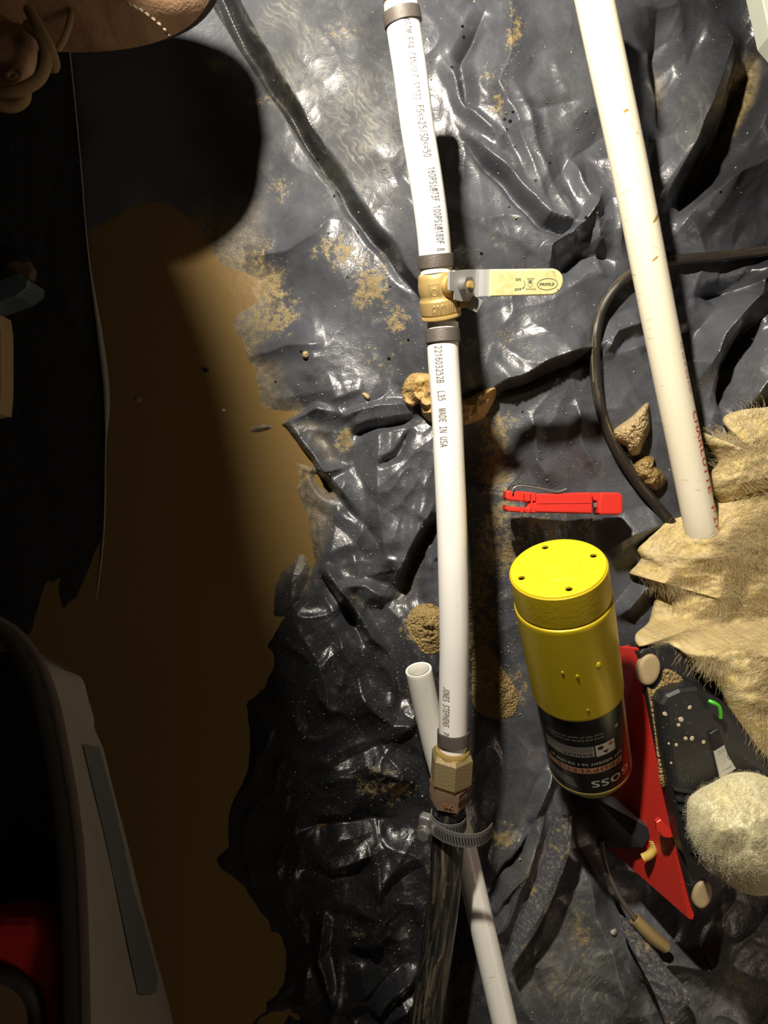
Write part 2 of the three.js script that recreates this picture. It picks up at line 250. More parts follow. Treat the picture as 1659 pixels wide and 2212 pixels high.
// stains on the sheet: [x, y, rx, ry, strength] of dried tan mud; [..] of pale scuffing; plus a dark strip, the long fold's shade put into the colour
const MUD = [[585, 650, 70, 110, 0.9], [560, 560, 50, 60, 0.7], [720, 540, 70, 50, 0.75], [800, 620, 60, 110, 0.8], [860, 700, 40, 60, 0.75], [820, 760, 70, 60, 0.6], [600, 400, 50, 70, 0.55], [470, 130, 40, 40, 0.7], [580, 210, 60, 30, 0.8], [720, 60, 90, 50, 0.5], [640, 1010, 50, 70, 0.95], [620, 1090, 60, 60, 0.85], [560, 900, 40, 60, 0.8], [600, 1180, 30, 90, 0.5], [740, 950, 40, 40, 0.75], [920, 880, 50, 60, 0.6], [1010, 660, 60, 160, 0.55], [1100, 740, 80, 60, 0.5], [1110, 60, 30, 90, 0.75], [1060, 170, 60, 60, 0.5], [1070, 210, 40, 60, 0.6], [1080, 520, 30, 60, 0.45], [1060, 980, 50, 120, 1.0], [1080, 1150, 60, 150, 0.95], [1040, 1350, 40, 190, 0.9], [1090, 1490, 70, 90, 0.7], [1100, 900, 70, 60, 0.5], [1380, 1000, 60, 50, 0.4], [1180, 1140, 150, 60, 0.6], [960, 1370, 90, 90, 0.6], [780, 1290, 50, 60, 0.5], [900, 1350, 60, 50, 0.85], [880, 1450, 60, 120, 0.45], [830, 1700, 100, 60, 0.75], [800, 2010, 120, 50, 0.5], [720, 1900, 40, 90, 0.45], [1080, 1800, 60, 60, 0.7], [1180, 1860, 30, 90, 0.6], [1150, 1900, 40, 80, 0.55], [1260, 2010, 60, 90, 0.6], [1210, 2120, 90, 70, 0.5], [1400, 2080, 120, 60, 0.45], [1600, 2140, 90, 80, 0.5], [1300, 1950, 40, 40, 0.5], [780, 220, 60, 60, 0.3], [1450, 560, 30, 40, 0.3], [1490, 150, 60, 120, 0.2]];
const SCUFF = [[640, 120, 120, 170, 0.8], [780, 260, 110, 200, 0.85], [560, 320, 60, 120, 0.3], [1220, 200, 60, 140, 0.25], [1500, 260, 50, 120, 0.45], [1250, 2120, 170, 120, 1.2], [1420, 2160, 130, 110, 1.1], [1600, 2120, 100, 120, 1.1], [1230, 1950, 70, 130, 0.8], [1150, 1850, 60, 120, 0.6], [1630, 850, 60, 100, 0.3]];
const blobs = (L, px, py) => { let m = 0; for (const b of L) { const dx = (px - b[0]) / b[2], dy = (py - b[1]) / b[3], q = dx * dx + dy * dy; if (q < 4) m = Math.max(m, b[4] * Math.exp(-q)); } return m; };
const FOLDSHADE = { seg: [] }; { const p = [[462, -40], [535, 88], [690, 332], [790, 482], [915, 640]]; for (let i = 1; i < p.length; i++) FOLDSHADE.seg.push([p[i - 1][0], p[i - 1][1], p[i][0] - p[i - 1][0], p[i][1] - p[i - 1][1], Math.hypot(p[i][0] - p[i - 1][0], p[i][1] - p[i - 1][1]), 0]); }
const HOLES = [[685, 345, 4], [721, 424, 4], [771, 502, 4.5], [710, 505, 3.5], [999, 57, 4], [1002, 80, 4], [1090, 258, 4], [1102, 262, 4.5], [1094, 280, 4], [1108, 242, 3.5], [1112, 318, 3], [1188, 352, 3], [1157, 390, 3.5], [1248, 428, 4], [1266, 470, 4], [1203, 527, 3.5], [1100, 447, 3], [1040, 548, 4], [1131, 690, 4.5], [1133, 708, 3.5], [840, 775, 4], [741, 752, 4.5], [882, 735, 3.5], [1557, 415, 3.5], [1116, 875, 3], [1129, 890, 3], [595, 825, 3], [650, 760, 3], [976, 145, 3], [750, 600, 3.5], [843, 620, 3]];
const TW = 1552, TH = 2044, C8 = new Uint8Array(TW * TH * 4), R8 = new Uint8Array(TW * TH * 4), B8 = new Uint8Array(TW * TH * 4);
for (let j = 0; j < TH; j++) for (let i = 0; i < TW; i++) {
  const x = -SX + 2 * SX * (i + 0.5) / TW, z = -SZ + 2 * SZ * (j + 0.5) / TH, hh = groundAt(x, z), [px, py] = toPx(x, z, hh), k = (j * TW + i) * 4;
  const f1 = fbm(px * 0.018, py * 0.018, 3), f2 = fbm(px * 0.07 + 90, py * 0.07, 3), f3 = n2(px * 0.31, py * 0.31), f4 = n2(px * 0.006 + 5, py * 0.006);
  const f5 = n2(px * 0.16 + 7, py * 0.16), wx = px + 34 * n2(px * 0.011, py * 0.011 + 30) + 11 * n2(px * 0.05, py * 0.05 + 11), wy = py + 34 * n2(px * 0.011 + 30, py * 0.011) + 11 * n2(px * 0.05 + 8, py * 0.05);
  let mud = blobs(MUD, px, py); mud = ss(0.36, 0.7, mud * (0.72 + 1.1 * f1 + 0.9 * f2) + 0.2 * f3 + 0.25 * f5);
  const shore = ss(0.012, -0.002, hh - WATER - 0.004 * f1) * ss(430, 520, py + 60 * f1 + (px - 400) * 0.4) * ss(1350, 1150, py); mud = Math.max(mud, shore * (0.75 + 0.5 * f2));
  let sc = blobs(SCUFF, px, py); if (sc > 0.02) { const a = py < 700 ? 0.95 : -0.9, al = wx * Math.cos(a) + wy * Math.sin(a), ac = wy * Math.cos(a) - wx * Math.sin(a), l1 = 1 - Math.abs(n2(al * 0.018, ac * 0.05)) * 5, l2 = 1 - Math.abs(n2(al * 0.03 + 9, ac * 0.11)) * 4, st = fbm(al * 0.02, ac * 0.2, 2);
    sc = clamp(sc * (0.4 * Math.max(0, l1) * ss(-0.2, 0.3, f1 + 0.1) + 0.4 * Math.max(0, l2) * ss(0, 0.3, n2(px * 0.012 + 60, py * 0.012)) + 1.1 * ss(0.05, 0.4, st + 0.3 * f2) * ss(-0.1, 0.3, f4 + 0.3 * f1) + 0.15)); }
  const dk = px < 960 && py < 680 && near(FOLDSHADE, px, py, tmp) < lerp(30, 9, clamp(py / 640)) ? 1 : 0;  // painted shade along the long fold, wider at its top end
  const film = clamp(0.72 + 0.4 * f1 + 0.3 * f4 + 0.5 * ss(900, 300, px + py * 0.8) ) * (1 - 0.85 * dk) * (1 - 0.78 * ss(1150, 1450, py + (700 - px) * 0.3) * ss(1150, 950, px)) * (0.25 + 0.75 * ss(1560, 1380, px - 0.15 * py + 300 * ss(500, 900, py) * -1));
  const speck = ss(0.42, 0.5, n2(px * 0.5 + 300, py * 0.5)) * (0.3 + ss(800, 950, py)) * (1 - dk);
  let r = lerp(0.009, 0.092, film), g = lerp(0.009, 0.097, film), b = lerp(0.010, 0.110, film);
  sc *= 1 - 0.8 * mud; r = lerp(r, 0.30, 0.6 * sc); g = lerp(g, 0.29, 0.6 * sc); b = lerp(b, 0.22, 0.6 * sc);
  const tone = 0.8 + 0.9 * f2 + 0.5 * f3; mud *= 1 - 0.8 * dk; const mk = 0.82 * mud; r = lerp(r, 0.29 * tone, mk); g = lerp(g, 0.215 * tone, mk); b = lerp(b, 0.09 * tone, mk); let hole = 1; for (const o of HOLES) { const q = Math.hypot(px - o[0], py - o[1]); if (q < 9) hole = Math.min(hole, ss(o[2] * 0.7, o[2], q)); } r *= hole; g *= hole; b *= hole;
  const s2 = speck * 0.5; r = lerp(r, 0.3, s2); g = lerp(g, 0.26, s2); b = lerp(b, 0.16, s2);
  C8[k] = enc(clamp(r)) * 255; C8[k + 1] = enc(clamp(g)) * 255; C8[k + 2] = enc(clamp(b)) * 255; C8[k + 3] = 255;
  const ro = clamp(0.28 + 0.1 * film + 0.4 * mud + 0.2 * sc + 0.12 * f2 + 0.1 * f1); R8[k] = R8[k + 1] = R8[k + 2] = ro * 255; R8[k + 3] = 255;
  const w1 = 1 - Math.abs(n2(px * 0.05 + 20, py * 0.05)) * 2.4, bump = clamp(0.4 + 0.2 * f2 + 0.13 * f3 + 0.3 * mud * (0.6 + f3) + 0.10 * Math.max(0, w1) * Math.max(0, w1) + 0.3 * speck); B8[k] = B8[k + 1] = B8[k + 2] = bump * 255; B8[k + 3] = 255;
}
const dtex = (d, srgb) => { const t = new THREE.DataTexture(d, TW, TH); t.magFilter = THREE.LinearFilter; t.minFilter = THREE.LinearMipmapLinearFilter; if (srgb) t.colorSpace = THREE.SRGBColorSpace; t.needsUpdate = true; return t; };
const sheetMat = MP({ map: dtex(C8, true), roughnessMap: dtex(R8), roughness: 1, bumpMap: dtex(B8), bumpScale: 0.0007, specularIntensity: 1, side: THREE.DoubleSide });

// ---------------------------------------------------------------- structure: the soil
const soilMat = M({ color: lin(0.16, 0.11, 0.055), roughness: 0.95, bumpMap: grit(30), bumpScale: 0.004 });
{ const g = new THREE.BoxGeometry(3.6, 0.1, 3.6, 40, 1, 40), p = g.attributes.position; for (let i = 0; i < p.count; i++) if (p.getY(i) > 0) p.setY(i, p.getY(i) + 0.006 * fbm(p.getX(i) * 6, p.getZ(i) * 6, 3)); g.computeVertexNormals(); g.translate(0, -0.15, 0); const f = part('floor', g, soilMat, scene); f.userData.kind = 'structure'; f.userData.label = 'bare soil floor of the crawl space under the plastic'; }

const wallMat = M({ color: lin(0.14, 0.13, 0.115), roughness: 0.95, bumpMap: grit(8), bumpScale: 0.003 });
for (const [n, w, h, d, x, y, z] of [['wall_left', 0.2, 1.9, 3.4, -1.7, 0.75, 0], ['wall_right', 0.2, 1.9, 3.4, 1.7, 0.75, 0], ['wall_far', 3.6, 1.9, 0.2, 0, 0.75, -1.7], ['wall_near', 3.6, 1.9, 0.2, 0, 0.75, 1.7], ['ceiling', 3.6, 0.12, 3.6, 0, 1.76, 0]]) { const g = new THREE.BoxGeometry(w, h, d); g.translate(x, y, z); const o = part(n, g, wallMat, scene); o.userData.kind = 'structure'; o.userData.label = n === 'ceiling' ? 'subfloor over the crawl space' : 'bare concrete wall of the crawl space'; }

// ---------------------------------------------------------------- the black sheet, the second sheet at the left, the puddle
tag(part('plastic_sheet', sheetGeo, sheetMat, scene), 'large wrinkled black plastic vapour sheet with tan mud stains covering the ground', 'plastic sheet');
const waterMat = MP({ color: lin(0.20, 0.128, 0.045), roughness: 0.18, roughnessMap: null, bumpMap: grit(3), bumpScale: 0.0004, specularIntensity: 0.8 });
{ const out = [[-200, -150], [470, -150], [500, 100], [620, 350], [690, 600], [690, 1000], [740, 1300], [760, 1800], [760, 2500], [-200, 2500]]; const g = slab(out, H - WATER, 0.02, 0.0005); tag(part('muddy_puddle', g, waterMat, scene), 'smooth brown muddy puddle lying on the black sheet at its shaded left side', 'puddle'); }
const leftMat = MP({ color: lin(0.012, 0.012, 0.013), roughness: 0.38, bumpMap: grit(4), bumpScale: 0.002, side: THREE.DoubleSide });
const paleEdge = M({ color: lin(0.28, 0.26, 0.23), roughness: 0.5 });
{ const g = thing('plastic_sheet', 'second black plastic sheet at the far left whose pale cut edge borders the puddle', 'plastic sheet');
  const E = path([[120, -120, 0.66], [150, 110, 0.662], [172, 330, 0.664], [192, 560, 0.666], [215, 720, 0.668], [230, 850, 0.672], [228, 980, 0.676], [224, 1150, 0.6795], [205, 1320, 0.682], [180, 1500, 0.684]]), L = path([[-140, -120, 0.655], [-140, 110, 0.655], [-140, 330, 0.655], [-140, 560, 0.66], [-140, 720, 0.668], [-140, 850, 0.676], [-140, 960, 0.682], [-140, 1150, 0.684], [-140, 1320, 0.685], [-140, 1500, 0.686]]);
  part('sheet_face', flap(L, E, 90, 50, 0.004, 0.004, (u, t) => 0.0035 * fbm(u * 9, t * 5, 3) + 0.018 * ss(0.5, 0.4, u) * Math.pow(Math.max(0, n2(u * 7 + 3, t * 4)), 2)), leftMat, g);
  part('sheet_edge', sweep(E.map((p) => p.clone().add(V(0.0004, 0.001, 0))), (u) => 0.0008 + 0.0022 * ss(0.4, 0.55, u) * ss(0.66, 0.6, u), { nu: 90, nv: 8 }), paleEdge, g, 'pale scratched edge of the sheet'); }

// ---------------------------------------------------------------- plumbing materials
function printTex(items, base, wpx, extra) {                         // text printed along a pipe; [text, start along 0..1, length 0..1, around 0..1, height 0..1, colour]
  return canvasTex(2048, wpx, (c, w, h) => {
    c.fillStyle = base; c.fillRect(0, 0, w, h); if (extra) extra(c, w, h);
    for (const [t, s, l, v, hh, col] of items) { const fs = hh * h; c.save(); c.font = 'bold ' + fs + 'px monospace'; c.fillStyle = col; const m = c.measureText(t).width; c.translate(s * w, (1 - v) * h); c.scale(l * w / m, 1); c.textBaseline = 'middle'; c.fillText(t, 0, 0); c.restore(); }
  });
}
const specks = (n, col, s) => (c, w, h) => { for (let i = 0; i < n; i++) { c.fillStyle = col; c.globalAlpha = rr(0.1, 0.5); c.beginPath(); c.ellipse(rnd() * w, rnd() * h, rr(0.5, s * 2.2), rr(0.5, s), rr(0, 3), 0, 7); c.fill(); } c.globalAlpha = 1; };
const pexBase = '#f1efe8';
const crimpMat = M({ color: lin(0.13, 0.11, 0.095), roughness: 0.45, metalness: 0.3, bumpMap: grit(4), bumpScale: 0.0003 });
const brass = M({ color: lin(0.62, 0.42, 0.14), roughness: 0.4, metalness: 0.5, bumpMap: grit(6), bumpScale: 0.0004 });
const dullBrass = M({ color: lin(0.40, 0.31, 0.15), roughness: 0.38, metalness: 0.4, bumpMap: grit(3), bumpScale: 0.0003 });
const bronze = M({ color: lin(0.27, 0.165, 0.095), roughness: 0.42, metalness: 0.35, bumpMap: grit(8), bumpScale: 0.0008 });
const zinc = M({ color: lin(0.46, 0.47, 0.46), roughness: 0.45, metalness: 0.25, bumpMap: grit(6), bumpScale: 0.0004 });
const steel = M({ color: lin(0.30, 0.295, 0.28), roughness: 0.33, metalness: 0.6 });
const darkSlot = M({ color: lin(0.02, 0.02, 0.02), roughness: 0.6 });
function crimp(parent, A, B, r = 0.0124, lab) { const g = new THREE.Group(); const L = alongFrame(g, A, B); const geo = lathe([[r - 0.0015, 0], [r - 0.0003, 0], [r, 0.0004], [r, L - 0.0004], [r - 0.0003, L], [r - 0.0015, L], [r - 0.0015, 0]], 56); geo.applyMatrix4(new THREE.Matrix4().compose(g.position, g.quaternion, V(1, 1, 1))); return part('crimp_ring', geo, crimpMat, parent); }

// upper PEX pipe with its two crimp rings
{ const g = thing('water_pipe', 'straight white plastic water pipe running from the top down to the yellow-handled valve', 'pipe');
  const pts = path([[866, 8, 0.477], [872, 60, 0.479], [887, 160, 0.484], [901, 270, 0.489], [922, 400, 0.496], [936, 505, 0.502], [943, 592, 0.508]]);
  const tex = printTex([['ASTM E84 CAN/ULC S1022', 0.08, 0.29, 0.515, 0.11, '#3d3833'], ['FS<=25/SD<=50', 0.385, 0.19, 0.53, 0.11, '#3a3530'], ['160PSi@73F 100PSi@180F 8', 0.61, 0.31, 0.545, 0.11, '#35302c']], pexBase, 128, specks(20, '#b58a50', 2));
  part('pipe_body', sweep(pts, 0.0111, { nu: 120, nv: 40 }), MP({ map: tex, roughness: 0.32, color: 0xffffff }), g);
  crimp(g, at(871.5, 54, 0.479), at(866, 24, 0.477)); crimp(g, at(942, 579, 0.5075), at(940, 550, 0.505)); }
{ const g = thing('brass_fitting', 'brass pipe fitting cut off by the top edge of the picture', 'fitting'); const L = alongFrame(g, at(866.5, 16, 0.477), at(860, -60, 0.473));
  part('barb', lathe([[0, 0], [0.0098, 0], [0.0104, 0.001], [0.0104, 0.006], [0.0085, 0.007], [0.0085, 0.01]], 40), brass, g); part('collar', lathe([[0, 0.004], [0.0118, 0.004], [0.0124, 0.005], [0.0124, L], [0, L]], 6), brass, g); }
// ball valve
{ const g = thing('ball_valve', 'brass ball valve with a pale yellow lever between two white pipes', 'valve');
  const A = at(956, 702, 0.521), B = at(941, 584, 0.507); const L = alongFrame(g, A, B);
  const emboss = canvasTex(1024, 512, (c, w, h) => { c.fillStyle = '#000'; c.fillRect(0, 0, w, h); c.fillStyle = '#fff'; c.font = 'bold 66px sans-serif'; c.fillText('600WOG', 420, 410); c.save(); c.translate(560, 110); c.rotate(Math.PI / 2); c.font = 'bold 52px sans-serif'; c.fillText('HAFFED', 0, 0); c.restore(); c.lineWidth = 10; c.strokeStyle = '#fff'; c.strokeRect(420, 150, 80, 110); c.beginPath(); c.arc(460, 205, 26, 0, 7); c.stroke(); }); emboss.colorSpace = THREE.NoColorSpace;
  const bodyMat = M({ color: lin(0.62, 0.44, 0.17), roughness: 0.42, metalness: 0.45, bumpMap: emboss, bumpScale: 0.0009 });
  const bg = lathe([[0, 0.0075], [0.0128, 0.0075], [0.0136, 0.0082], [0.0140, 0.0092], [0.0142, 0.017], [0.0138, 0.0182], [0.0128, 0.0195], [0.0130, 0.0215], [0.0136, 0.0245], [0.0134, 0.029], [0.0126, 0.0325], [0.0122, 0.0352], [0.0108, 0.0358], [0, 0.0358]], 64); bg.rotateY(Math.PI); part('valve_body', bg, bodyMat, g);
  part('tail_piece', lathe([[0, -0.002], [0.0102, -0.002], [0.0106, 0.000], [0.0098, 0.0015], [0.0085, 0.003], [0.0085, 0.008], [0, 0.008]], 40), dullBrass, g);
  part('end_collar', lathe([[0.0088, 0.0046], [0.0132, 0.0046], [0.0138, 0.0054], [0.0138, 0.0078], [0.0088, 0.0078]], 48), brass, g);
  const sd = V(0.62, 0, 0.78).normalize(), yc = 0.0262;
  const stemFrame = new THREE.Group(); const place = (geo) => { const q = new THREE.Quaternion().setFromUnitVectors(V(0, 1, 0), sd); geo.applyMatrix4(new THREE.Matrix4().compose(V(0, yc, 0), q, V(1, 1, 1))); return geo; };
  part('stem_boss', place(lathe([[0, 0.008], [0.0082, 0.008], [0.0078, 0.0145], [0.0070, 0.0155], [0.0060, 0.0175], [0.0062, 0.019], [0, 0.019]], 36)), brass, g);
  part('packing_gland', place(lathe([[0, 0.0185], [0.0048, 0.0185], [0.0048, 0.0225], [0, 0.0225]], 6)), dullBrass, g);
  part('stop_lug', (() => { const b = new RoundedBoxGeometry(0.011, 0.0055, 0.005, 3, 0.001); b.translate(0.0175, 0.0135, 0.009); return b; })(), brass, g);
  // lever: sheet-metal strip that starts square to the stem, then bends to run sideways under the grip
  const c0 = sd.clone().multiplyScalar(0.0232), u = V(0.78, 0, -0.62);
  const strip = []; for (const [t, hw, dy] of [[-0.0135, 0.0058, 0.004], [-0.0095, 0.0062, 0.0034], [-0.0085, 0.0092, 0.001], [-0.003, 0.0098, 0], [0.006, 0.0102, -0.0005], [0.012, 0.0094, 0]]) strip.push([c0.clone().addScaledVector(u, t), hw, dy]);
  const bend = c0.clone().addScaledVector(u, 0.012); strip.push([bend.clone().add(V(0.003, 0, -0.0008)), 0.0088, 0.0006], [bend.clone().add(V(0.006, 0, 0.0002)), 0.0086, 0.0008], [bend.clone().add(V(0.020, 0, 0.0008)), 0.0086, 0.0006]);
  const lev = (() => { const P = [], I = [], th = 0.0009; strip.forEach(([p, hw, dy], i) => { const q = strip[Math.min(i + 1, strip.length - 1)][0].clone().sub(strip[Math.max(i - 1, 0)][0]).normalize(), n = V(-q.z, 0, q.x).normalize(); if (n.z < 0) n.negate(); for (const [a, b] of [[1, 1], [-1, 1], [-1, -1], [1, -1]]) P.push(p.x + n.x * th * b, yc + dy + hw * a, p.z + n.z * th * b); });
    const n = strip.length; for (let i = 0; i < n - 1; i++) for (let j = 0; j < 4; j++) { const a = i * 4 + j, b = i * 4 + (j + 1) % 4; I.push(a, b, a + 4, b, b + 4, a + 4); } I.push(0, 2, 1, 0, 3, 2); const e = (n - 1) * 4; I.push(e, e + 1, e + 2, e, e + 2, e + 3);
    const q = new THREE.BufferGeometry(); q.setAttribute('position', new THREE.Float32BufferAttribute(P, 3)); q.setIndex(I); const r = q.toNonIndexed(); r.computeVertexNormals(); r.setAttribute('uv', new THREE.Float32BufferAttribute(new Float32Array(r.attributes.position.count * 2), 2)); return r; })();
  const level = (q) => { q.translate(-c0.x, -yc, 0); q.rotateZ(-0.14); q.translate(c0.x, yc, 0); return q; }; level(lev); const lever = part('lever', lev, zinc, g, 'grey zinc lever plate');
  const down = (() => { const b = new RoundedBoxGeometry(0.008, 0.009, 0.0018, 2, 0.0006); b.rotateZ(-0.5); b.translate(0.0235, yc - 0.0125, 0.0165); return b; })(); part('stop_tab', level(down), zinc, lever);
  part('nut', place((() => { const q = new THREE.CylinderGeometry(0.0058, 0.0062, 0.0052, 6); q.translate(0, 0.0268, 0); return q; })()), steel, g);
  part('stem_screw', place(lathe([[0, 0.0245], [0.0028, 0.0245], [0.0028, 0.0312], [0.0020, 0.0320], [0, 0.0318]], 24)), brass, g);
  // grip
  const gx0 = bend.x + 0.0098, gx1 = 0.0835, gh = 0.0086, gz = bend.z + 0.001;
  const s = new THREE.Shape(); s.moveTo(gx0, -gh); s.lineTo(gx0, gh + 0.0004); s.lineTo(gx1 - 0.008, gh - 0.0001); s.absarc(gx1 - 0.008, 0, gh, Math.PI / 2, -Math.PI / 2, true); s.lineTo(gx0, -gh);
  const gg = new THREE.ExtrudeGeometry(s, { depth: 0.003, bevelEnabled: true, bevelSize: 0.0012, bevelThickness: 0.0012, bevelOffset: -0.0012, bevelSegments: 4, curveSegments: 20 }); gg.translate(0, yc + 0.0004, gz - 0.0015);
  const gripTex = canvasTex(512, 256, (c, w, h) => { c.fillStyle = '#dcd49a'; c.fillRect(0, 0, w, h); for (let i = 0; i < 260; i++) { c.fillStyle = rnd() < 0.6 ? '#b7a85e' : '#efe9bd'; c.globalAlpha = rr(0.04, 0.25); c.beginPath(); c.ellipse(rnd() * w, rnd() * h, rr(2, 40), rr(2, 14), 0, 0, 7); c.fill(); } });
  gripTex.repeat.set(20, 20); const grip = part('grip', level(gg), M({ map: gripTex, roughness: 0.5 }), g, 'pale yellow dipped lever grip with dark green print');
  const logo = canvasTex(1024, 512, (c, w, h) => { c.clearRect(0, 0, w, h); const k = '#2f4a35'; c.fillStyle = c.strokeStyle = k; c.font = 'bold 82px sans-serif'; c.fillText('ON', 10, 190); c.fillText('OFF', 0, 420); c.lineWidth = 9; c.beginPath(); c.arc(120, 280, 110, -0.9, 0.9); c.stroke(); c.beginPath(); c.moveTo(178, 384); c.lineTo(206, 350); c.lineTo(168, 352); c.fill();
    c.font = 'bold 34px sans-serif'; c.fillText('LEAD FREE', 262, 160); c.lineWidth = 7; c.strokeRect(300, 180, 90, 80); c.beginPath(); c.moveTo(285, 290); c.lineTo(345, 350); c.lineTo(405, 290); c.stroke(); c.fillRect(318, 200, 50, 40); c.fillText('WATER-VALVE', 248, 402);
    c.lineWidth = 10; c.beginPath(); c.ellipse(730, 285, 225, 130, 0, 0, 7); c.stroke(); c.font = 'italic bold 88px sans-serif'; c.save(); c.translate(545, 318); c.scale(1.0, 1); c.fillText('PROFLO', 0, 0); c.restore(); c.font = '56px sans-serif'; c.fillText('\u00ae', 948, 440); });
  const lg = new THREE.PlaneGeometry(0.0315, 0.0145); lg.translate(0.0663, yc, gz + 0.00285); part('print', level(lg), M({ map: logo, transparent: true, roughness: 0.5 }), grip); }
// lower PEX pipe
{ const g = thing('water_pipe', 'gently bowed white plastic water pipe below the valve, ending in the hexagonal brass adapter', 'pipe');
  const pts = path([[956, 698, 0.521], [957, 760, 0.523], [965, 880, 0.529], [970.5, 1000, 0.534], [976, 1130, 0.540], [979, 1250, 0.546], [981, 1380, 0.556], [980, 1480, 0.566], [979, 1570, 0.575], [978.5, 1626, 0.580]]);
  const tex = printTex([['221603252B  L35  MADE IN USA', 0.05, 0.215, 0.44, 0.11, '#5d544c'], ['JONES STEPHENS  PEX 53', 0.815, 0.16, 0.40, 0.115, '#5a5149']], pexBase, 128, specks(30, '#b58a50', 2));
  part('pipe_body', sweep(pts, 0.0111, { nu: 140, nv: 40 }), MP({ map: tex, roughness: 0.32 }), g);
  crimp(g, at(956.5, 741, 0.522), at(955, 712, 0.521)); crimp(g, at(979, 1604, 0.578), at(979, 1578, 0.576), 0.0125); }
// brass adapter, bronze barb
function hexNut(y0, y1, R, ch) { const p = []; p.push([0, y0], [R * 0.9, y0], [R, y0 + ch], [R, y1 - ch], [R * 0.88, y1], [0, y1]); const g = new THREE.LatheGeometry(p.map(([r, y]) => new THREE.Vector2(r, y)), 6); g.rotateY(0.08); const q = g.toNonIndexed(); q.computeVertexNormals(); return q; }
{ const A = at(968, 1775, 0.601), B = at(979, 1600, 0.578);
  const g = thing('hex_adapter', 'dull brass hexagonal adapter nut under the lower white pipe', 'fitting'); const L = alongFrame(g, A, B); const k = L / 175;   // metres per photograph pixel along it
  const Y = (py) => (1775 - py) * k;
  part('hex_body', hexNut(Y(1688), Y(1622), 0.0172, 0.0035), dullBrass, g);
  part('socket_lip', lathe([[0.0118, Y(1640)], [0.0136, Y(1640)], [0.0138, Y(1618)], [0.0128, Y(1612)], [0.0113, Y(1613)], [0.0113, Y(1640)]], 48), brass, g);
  part('inner_thread', lathe([[0, Y(1700)], [0.0125, Y(1700)], [0.0125, Y(1684)], [0, Y(1684)]], 36), darkSlot, g);
  const h = thing('barbed_fitting', 'weathered bronze hexagonal fitting marked 75 between the adapter and the black hose', 'fitting'); alongFrame(h, A, B);
  const hx = new THREE.CylinderGeometry(0.0172, 0.0162, Y(1690) - Y(1727), 6, 6); hx.translate(0, (Y(1690) + Y(1727)) / 2, 0); hx.rotateY(0.3236); const hq = mergeVertices(hx), p = hq.attributes.position; for (let i = 0; i < p.count; i++) { const f = 1 + 0.05 * n2(p.getX(i) * 300, p.getZ(i) * 300 + p.getY(i) * 200); p.setX(i, p.getX(i) * f); p.setZ(i, p.getZ(i) * f); if (p.getY(i) > Y(1695)) p.setY(i, p.getY(i) + 0.0012 * Math.sin(Math.atan2(p.getX(i), p.getZ(i)) * 6)); } const hf = hq.toNonIndexed(); hf.computeVertexNormals(); part('hex_collar', hf, bronze, h);
  const stamp = canvasTex(256, 256, (c) => { c.clearRect(0, 0, 256, 256); c.translate(128, 128); c.rotate(Math.PI); c.fillStyle = '#4a2f1a'; c.font = 'bold 150px sans-serif'; c.fillText('75', -84, 54); c.fillStyle = '#d09a66'; c.fillText('75', -88, 50); });
  const sg = new THREE.PlaneGeometry(0.0125, 0.0105); sg.rotateY(-0.2); sg.translate(-0.0031, (Y(1690) + Y(1727)) / 2 - 0.0006, 0.01535); part('stamped_number', sg, M({ map: stamp, transparent: true, roughness: 0.5, metalness: 0.5 }), h);
  part('barb', lathe([[0, Y(1775)], [0.0102, Y(1775)], [0.0114, Y(1760)], [0.0104, Y(1752)], [0.0116, Y(1744)], [0.0108, Y(1738)], [0.0100, Y(1730)], [0.0100, Y(1722)], [0, Y(1722)]], 40), M({ color: lin(0.5, 0.33, 0.12), roughness: 0.25, metalness: 0.9 }), h);
  // hose clamp
  const c = thing('hose_clamp', 'slotted stainless steel hose clamp with a loose curling tail around the black hose', 'clamp'); const CA = at(968, 1790, 0.602), CB = at(970, 1745, 0.597); alongFrame(c, CA, CB);
  const bandStrip = (pts, w, t, y0) => { const cv = new THREE.CatmullRomCurve3(pts.map(([x, z]) => V(x, 0, z))), n = 70, P = [], I = []; for (let i = 0; i <= n; i++) { const q = cv.getPointAt(i / n), tt = cv.getTangentAt(i / n), nn = V(tt.z, 0, -tt.x); const yy = typeof y0 === 'function' ? y0(i / n) : y0; for (const [a, b] of [[0, 1], [0, -1], [1, -1], [1, 1]]) P.push(q.x + nn.x * b * t / 2, yy + a * w, q.z + nn.z * b * t / 2); } for (let i = 0; i < n; i++) for (let j = 0; j < 4; j++) { const a = i * 4 + j, b = i * 4 + (j + 1) % 4; I.push(a, a + 4, b, b, a + 4, b + 4); } I.push(0, 1, 2, 0, 2, 3); const e = n * 4; I.push(e, e + 2, e + 1, e, e + 3, e + 2); const g2 = new THREE.BufferGeometry(); g2.setAttribute('position', new THREE.Float32BufferAttribute(P, 3)); g2.setIndex(I); const r = g2.toNonIndexed(); r.computeVertexNormals(); r.setAttribute('uv', new THREE.Float32BufferAttribute(new Float32Array(r.attributes.position.count * 2), 2)); return [r, cv]; };
  const ring = []; for (let i = 0; i <= 24; i++) { const a = -2.2 + i / 24 * 6.1; ring.push([Math.sin(a) * 0.0142, Math.cos(a) * 0.0142]); }
  const [rg, rcv] = bandStrip(ring, 0.0115, 0.0008, 0.003); const band = part('band', rg, steel, c);
  const tailPts = [[-0.0165, 0.006], [-0.012, 0.013], [-0.002, 0.0205], [0.010, 0.0235], [0.021, 0.0215], [0.029, 0.0155], [0.0345, 0.007]];
  const [tg, tcv] = bandStrip(tailPts, 0.0122, 0.0008, (u) => 0.0035 - 0.004 * u); const tail = part('tail', tg, steel, c);
  const slot = new RoundedBoxGeometry(0.0011, 0.0072, 0.0005, 1, 0.0002);
